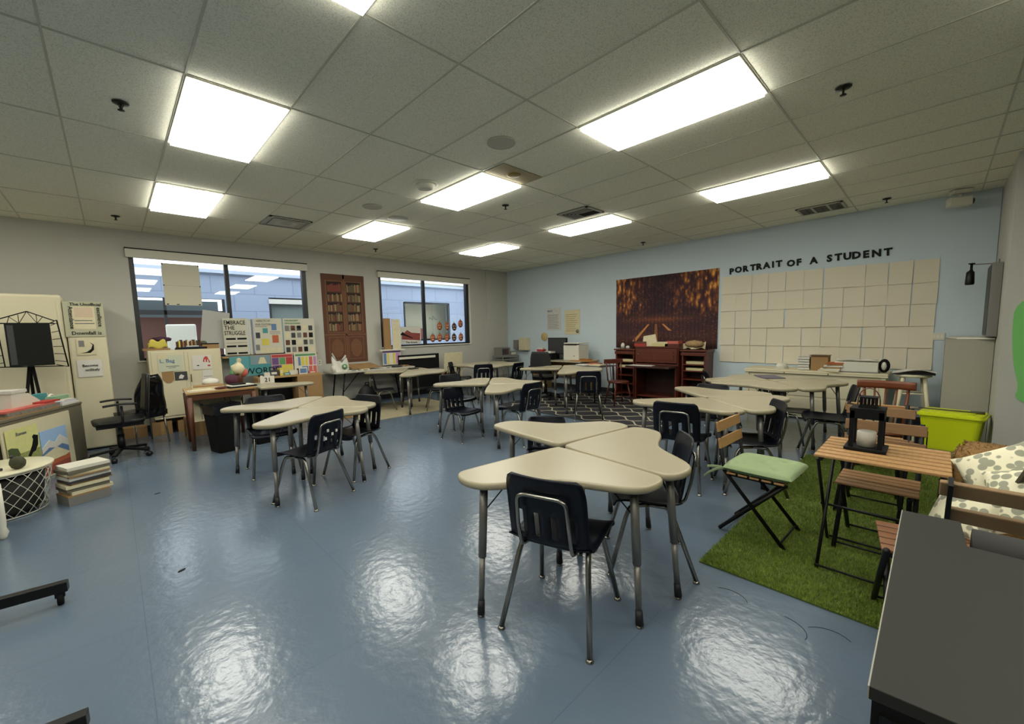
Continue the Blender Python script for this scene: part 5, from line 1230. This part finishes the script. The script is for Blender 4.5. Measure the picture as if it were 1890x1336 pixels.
# bookcase banner ---------------------------------------------------------------
bk = MB(); Wb, Hb = .89, 1.81
M_bw = mat('printed_walnut', (90,56,36), .8, noise=.25, nscale=10, stretch=(12,1,1)); M_bwl = mat('printed_light_walnut', (110,74,48), .8, noise=.2, nscale=10)
M_bdk = mat('printed_dark_recess', (34,20,14), .8)
bk.box(0,Wb,-.008,0,0,Hb,M_bw)
bcols = [mat('printed_book_%s' % n_, c_, .85) for n_, c_ in (('tan',(130,106,72)),('olive',(98,86,56)),('brown',(88,60,40)),('cream',(150,130,92)),('red',(120,62,50)),('grey',(100,88,72)))]
rb_ = random.Random(11)
for half_, (u0, u1) in enumerate(((.10,.40),(.50,.80))):
    X0_, X1_ = u0, u1
    bk.box(X0_-.03,X1_+.03,-.0095,-.008,.62,1.68,M_bwl); bk.box(X0_,X1_,-.0105,-.008,.64,1.66,M_bdk)
    zz = [.66,.86,1.06,1.26,1.46]
    for si, z_ in enumerate(zz):
        bk.box(X0_,X1_,-.0115,-.009,z_-.018,z_-.004,M_bw)
        x_ = X0_+.01
        while x_ < X1_-.02:
            w_ = rb_.uniform(.014,.03); h_ = rb_.uniform(.12,.165)
            mm_ = bcols[4] if (si == 4 and half_ == 0) else bcols[rb_.randrange(6)]
            bk.box(x_,min(x_+w_,X1_-.004),-.0125,-.009,z_,z_+h_,mm_); x_ += w_+.003
    bk.box(X0_-.02,X1_+.02,-.0095,-.008,.06,.54,M_bwl); bk.box(X0_,X1_,-.0105,-.008,.08,.52,M_bw)
    cxm = (X0_+X1_)/2
    bk.prism([(cxm+.12*math.cos(t), .30+.19*math.sin(t)) for t in [2*PI*q/20 for q in range(20)]],.0,.0012,M_bwl,Matrix.Translation((0,-.0105,0)) @ Matrix.Rotation(PI/2,4,'X'))
bk.box(0,Wb,-.0125,-.008,.565,.60,M_bwl); bk.box(.435,.465,-.0125,-.008,0,Hb,M_bwl); bk.box(0,Wb,-.0125,-.008,1.72,Hb,M_bw)
o = bk.build('bookcase_banner'); put(o, (3.115,YW-.003,.885)); tag(o, 'tall fabric banner printed with a wooden bookcase', 'banner')

# ---- second window decorations
pk = [(5.965,1.62),(6.197,1.62,1),(6.417,1.60,2),(6.62,1.68)]+[(x, 1.33) for x in (5.75,5.955,6.175,6.40,6.62)]
M_dkor = mat('dark_brown_print', (84,52,42), .7)
words_ = ('upper left','upper second, tall','upper third, dark','upper right','lower left','lower second','lower third','lower fourth, dark','lower right')
for k, p in enumerate(pk):
    m_ = M_dkor if k in (2,7) else M_orange
    mb = MB().lathe([(.075 if k != 1 else .055,0),(.075 if k != 1 else .055,.002)],m_,14,Matrix.Scale(1.35 if k != 1 else 2.0,4,(0,1,0)))
    mb.box(-.012,.012,.10,.13,0,.002,M_grn).box(-.04,-.015,.01,.035,.002,.003,M_ivory).box(.015,.04,.01,.035,.002,.003,M_ivory).box(-.03,.03,-.05,-.03,.002,.003,M_ivory)
    o = mb.build('window_sticker'); o.location = (p[0],YW+.072,p[1]); o.rotation_euler = (PI/2,0,0)
    tag(o, 'orange-brown round sticker on second window, %s' % words_[k], 'sticker', 'round stickers on the second window')
poster('window_banner', 'white window banner with red roof shape and black writing', 'banner', (4.85,YW+.074,1.21), .56, .40,
   [('p',[(.08,.28),(.95,.20),(.97,.62),(.55,.66),(.35,.82),(.2,.66),(.1,.6)],mat('brick_red_print',(138,66,58),.7)),('r',.1,.45,.9,.47,M_ink),('r',.15,.35,.9,.37,M_ink),('p',[(.0,.55),(.14,.72),(.22,.6),(.6,.36),(.58,.32),(.2,.5)],M_ink),('t','The Grove',.25,.04,.07,M_ink)], M_paper, th=.002)
o = MB().tube([(-.12,0,0),(-.1,0,.06),(-.02,0,.0),(0,0,.1),(.05,0,.02),(.12,0,.0)],.006,mat('grey_green_print',(96,112,98),.7),6).build('window_sketch'); put(o, (5.78,YW+.07,1.78)); tag(o, 'small grey-green line drawing stuck on the second window', 'sticker')
item(lambda m: m.box(-.085,.085,-.01,.01,0,.68,M_card).box(-.08,-.075,-.011,.011,0,.68,M_brown), 'cardboard_sheet', 'tall brown cardboard sheet leaning left of the second window', 'cardboard', (4.39,8.44,1.12))
item(lambda m: m.box(-.10,.10,-.015,.0,0,.66,M_white2).box(-.07,.07,-.018,-.015,.02,.56,M_ivory).box(-.07,.07,-.018,-.015,.58,.64,M_ivory), 'leaning_board', 'white framed board leaning beside the tall cardboard sheet', 'board', (4.60,8.42,1.12))
poster('striped_chart_poster', 'striped yellow and pink chart below the cardboard sheet', 'poster', (4.24,8.40,.78), .43, .33,
   [('r',0,.8,1,1,M_purp)]+blk(((.04,.2),(.24,.34),(.37,.5),(.55,.68),(.72,.95)),.05,.78,(M_blueink,M_yel,M_white,M_yel,mat('lilac_print',(178,130,168),.6))), M_paper)
item(lambda m: m.box(-.30,.30,-.07,.05,0,.03,M_white2), 'ledge_shelf', 'short white ledge holding cardboard sheets by the window', 'shelf', (4.48,8.44,1.088))

# folding table with bag
o = E('folding_table', 'grey-white plastic folding table beneath the bookcase banner', 'folding table', (3.9,8.27,0))
MB().prism(rrect(1.78,.62,.06,4),.71,.74,mat('speckled_white_plastic',(182,178,164),.5,noise=.15,nscale=60)).build('tabletop', o, .005)
for sx in (-1,1):
    for sy in (-1,1): MB().tube([(sx*.66,sy*.24,.71),(sx*.76,sy*.24,.02)],.014,M_ink).build('leg', o)
    MB().tube([(sx*.70,-.24,.35),(sx*.25,0,.70)],.008,M_ink).build('brace', o)
def bagf(u, v):
    a = 2*PI*u; r_ = .17*(1-.25*v)+.02*math.sin(5*a+4*v); 
    return (r_*math.cos(a)*1.05, r_*math.sin(a)*.55, .24*v+(.05*math.cos(2*a)+.02*math.sin(6*a))*v)
o = E('grocery_bag', 'white plastic bag with a green logo on folding table', 'bag', (3.19,8.14,.742))
MB().grid(bagf, 28, 10, M_paper).build('bag_body', o)
MB().tube([(-.12,0,.24),(-.13,0,.36),(-.07,0,.22)],.02,M_paper).tube([(.10,0,.24),(.13,0,.31),(.06,0,.22)],.02,M_paper).build('handle', o)
MB().lathe([(.055,0),(.055,.003)],M_grn,16,Matrix.Translation((.06,-.098,.10)) @ Matrix.Rotation(PI/2,4,'X')).lathe([(.022,0),(.022,.004)],M_paper,12,Matrix.Translation((.06,-.099,.10)) @ Matrix.Rotation(PI/2,4,'X')).build('logo', o)
item(lambda m: m.lathe([(.035,0),(.042,.13),(.038,.13),(.03,.01)],M_white2,16), 'paper_cup', 'white paper cup left of the plastic bag', 'cup', (3.05,8.08,.742))
item(lambda m: m.box(-.3,.3,-.2,.2,0,.02,M_card), 'tan_cardboard', 'flat tan cardboard panel propped on the folding table', 'cardboard', (3.72,8.32,.80))
bpy.data.objects['tan_cardboard'].rotation_euler = (R(9),0,R(3))
for k in range(5):
    item(lambda m: m.box(-.09,.09,-.07,.07,0,.012+.01*(k % 3),(M_paper,M_ivory,M_dkgrey,M_white,M_card)[k]).box(-.04,.05,-.071,-.05,.001,.01,M_ink), 'paper_pile', '%s on the folding table' % ('white papers by the bag','cream papers under the cardboard','dark grey folder','white packet by the dark folder','tan packet at the right end')[k], 'papers', ((3.42,3.66,4.40,4.15,4.62)[k],(8.07,8.08,8.09,8.11,8.19)[k],.742), R(7*k-10), 'paper clutter on the folding table')
item(lambda m: m.box(-.1,.1,-.06,.06,0,.012,M_ink), 'black_remote', 'flat black tray on cream desk of far left cluster', 'tray', (4.42,7.46,.7325), R(10))
# backpack under folding table
o = E('backpack', 'black backpack on the floor under the folding table', 'backpack', (3.55,7.75,0))
MB().ball((0,0,.24),.24,mat('black_nylon',(18,18,20),.7,bump=.3),16,(.8,.6,1),.03).build('bag_body', o); MB().ball((.0,-.13,.16),.12,mat('black_nylon',(18,18,20),.7),12,(1,.5,.9)).build('front_pocket', o)
MB().tube([(-.05,0,.46),(-.03,0,.52),(.03,0,.52),(.05,0,.46)],.01,M_ink).build('handle', o)
# black display boards and white easel board beyond the far left cluster
o = E('flat_screen', 'large black flat panel leaning below the second window', 'panel', (5.05,8.35,0)); 
MB().box(-.45,.62,0,.05,.20,.97,M_matblack).build('panel', o, .004); MB().box(-.45,.5,-.03,.0,.88,.93,M_white2).build('white_rail', o); MB().box(-.45,.62,-.02,.0,.60,.62,M_grey).build('lower_rail', o)
for sx in (-.4,.55): MB().box(sx,sx+.03,-.02,.03,0,.2,M_matblack).build('leg', o)
o = E('white_easel_board', 'leaning ivory whiteboard panel right of the black flat panel', 'board', (5.95,8.28,0), R(0))
MB().box(-.22,.33,0,.02,.05,.97,M_ivory, Matrix.Rotation(R(4),4,'X')).build('board', o, .003)
for sx in (-.2,.29): MB().bar((sx,.01,0),(sx,-.02,.2),.02,.02,M_matblack).build('leg', o)
o = E('crate_cart', 'low cart with orange papers left of the farthest cluster', 'cart', (5.62,7.85,0), R(-5))
MB().box(-.17,.17,-.15,.15,.46,.48,M_oak).box(-.17,.17,-.15,.15,.1,.12,M_oak).build('shelf', o)
for sx in (-.16,.16):
    for sy in (-.14,.14): MB().tube([(sx,sy,0),(sx,sy,.6)],.01,M_ink).build('post', o)
item(lambda m: m.box(-.12,.12,-.1,.1,0,.06,M_orange).box(-.1,.1,-.08,.08,.0601,.09,M_ivory), 'paper_pile', 'orange and cream papers on the low cart', 'papers', (5.62,7.85,.481), R(-5))
item(lambda m: m.box(-.19,.19,-.13,.13,0,.012,mat('slate_folder',(96,92,104),.6)), 'slate_folder', 'slate grey folder lying on the far right cluster', 'folder', (6.62,1.62,.7315), R(34))
# power strip, outlet
o = MB().box(0,.07,-.006,0,0,.115,M_white2).box(.02,.05,-.008,-.006,.03,.05,M_grey).box(.02,.05,-.008,-.006,.07,.09,M_grey).build('wall_outlet'); put(o, (2.95,YW-.001,.86)); tag(o, 'white wall outlet between first window and the bookcase banner', 'outlet')

# ---------------------------------------------------------------- camera, world, render settings
yaw, pitch, roll, foc = 0.763639725, 0.102075549, -0.0230515055, 760.3399
f = Vector((math.sin(yaw)*math.cos(pitch), math.cos(yaw)*math.cos(pitch), -math.sin(pitch)))
r = Vector((math.cos(yaw), -math.sin(yaw), 0)); u = r.cross(f)
r2 = r*math.cos(roll)+u*math.sin(roll); u2 = -r*math.sin(roll)+u*math.cos(roll)
cd = bpy.data.cameras.new('camera'); cam = bpy.data.objects.new('camera', cd); C.objects.link(cam)
M = Matrix((r2, u2, -f)).transposed().to_4x4(); M.translation = (0, 0, 1.46)
cam.matrix_world = M
cd.sensor_width = 36; cd.sensor_fit = 'HORIZONTAL'; cd.lens = foc/1890*36
cd.shift_x = (945-939.087)/1890; cd.shift_y = (688.834-668)/1890
cd.clip_start = .05
bpy.context.scene.camera = cam
wd = bpy.data.worlds.new('World'); bpy.context.scene.world = wd; wd.use_nodes = True
bg = wd.node_tree.nodes['Background']; bg.inputs[0].default_value = (.86,.92,1,1); bg.inputs[1].default_value = 3.6
sc = bpy.context.scene
sc.view_settings.view_transform = 'Standard'; sc.view_settings.look = 'None'; sc.view_settings.gamma = 1
sc.view_settings.use_curve_mapping = False
sc.view_settings.exposure = -.15
sc.cycles.max_bounces = 8; sc.cycles.diffuse_bounces = 4; sc.cycles.glossy_bounces = 4; sc.cycles.transparent_max_bounces = 8
sc.cycles.sample_clamp_indirect = 6; sc.cycles.caustics_reflective = False; sc.cycles.caustics_refractive = False
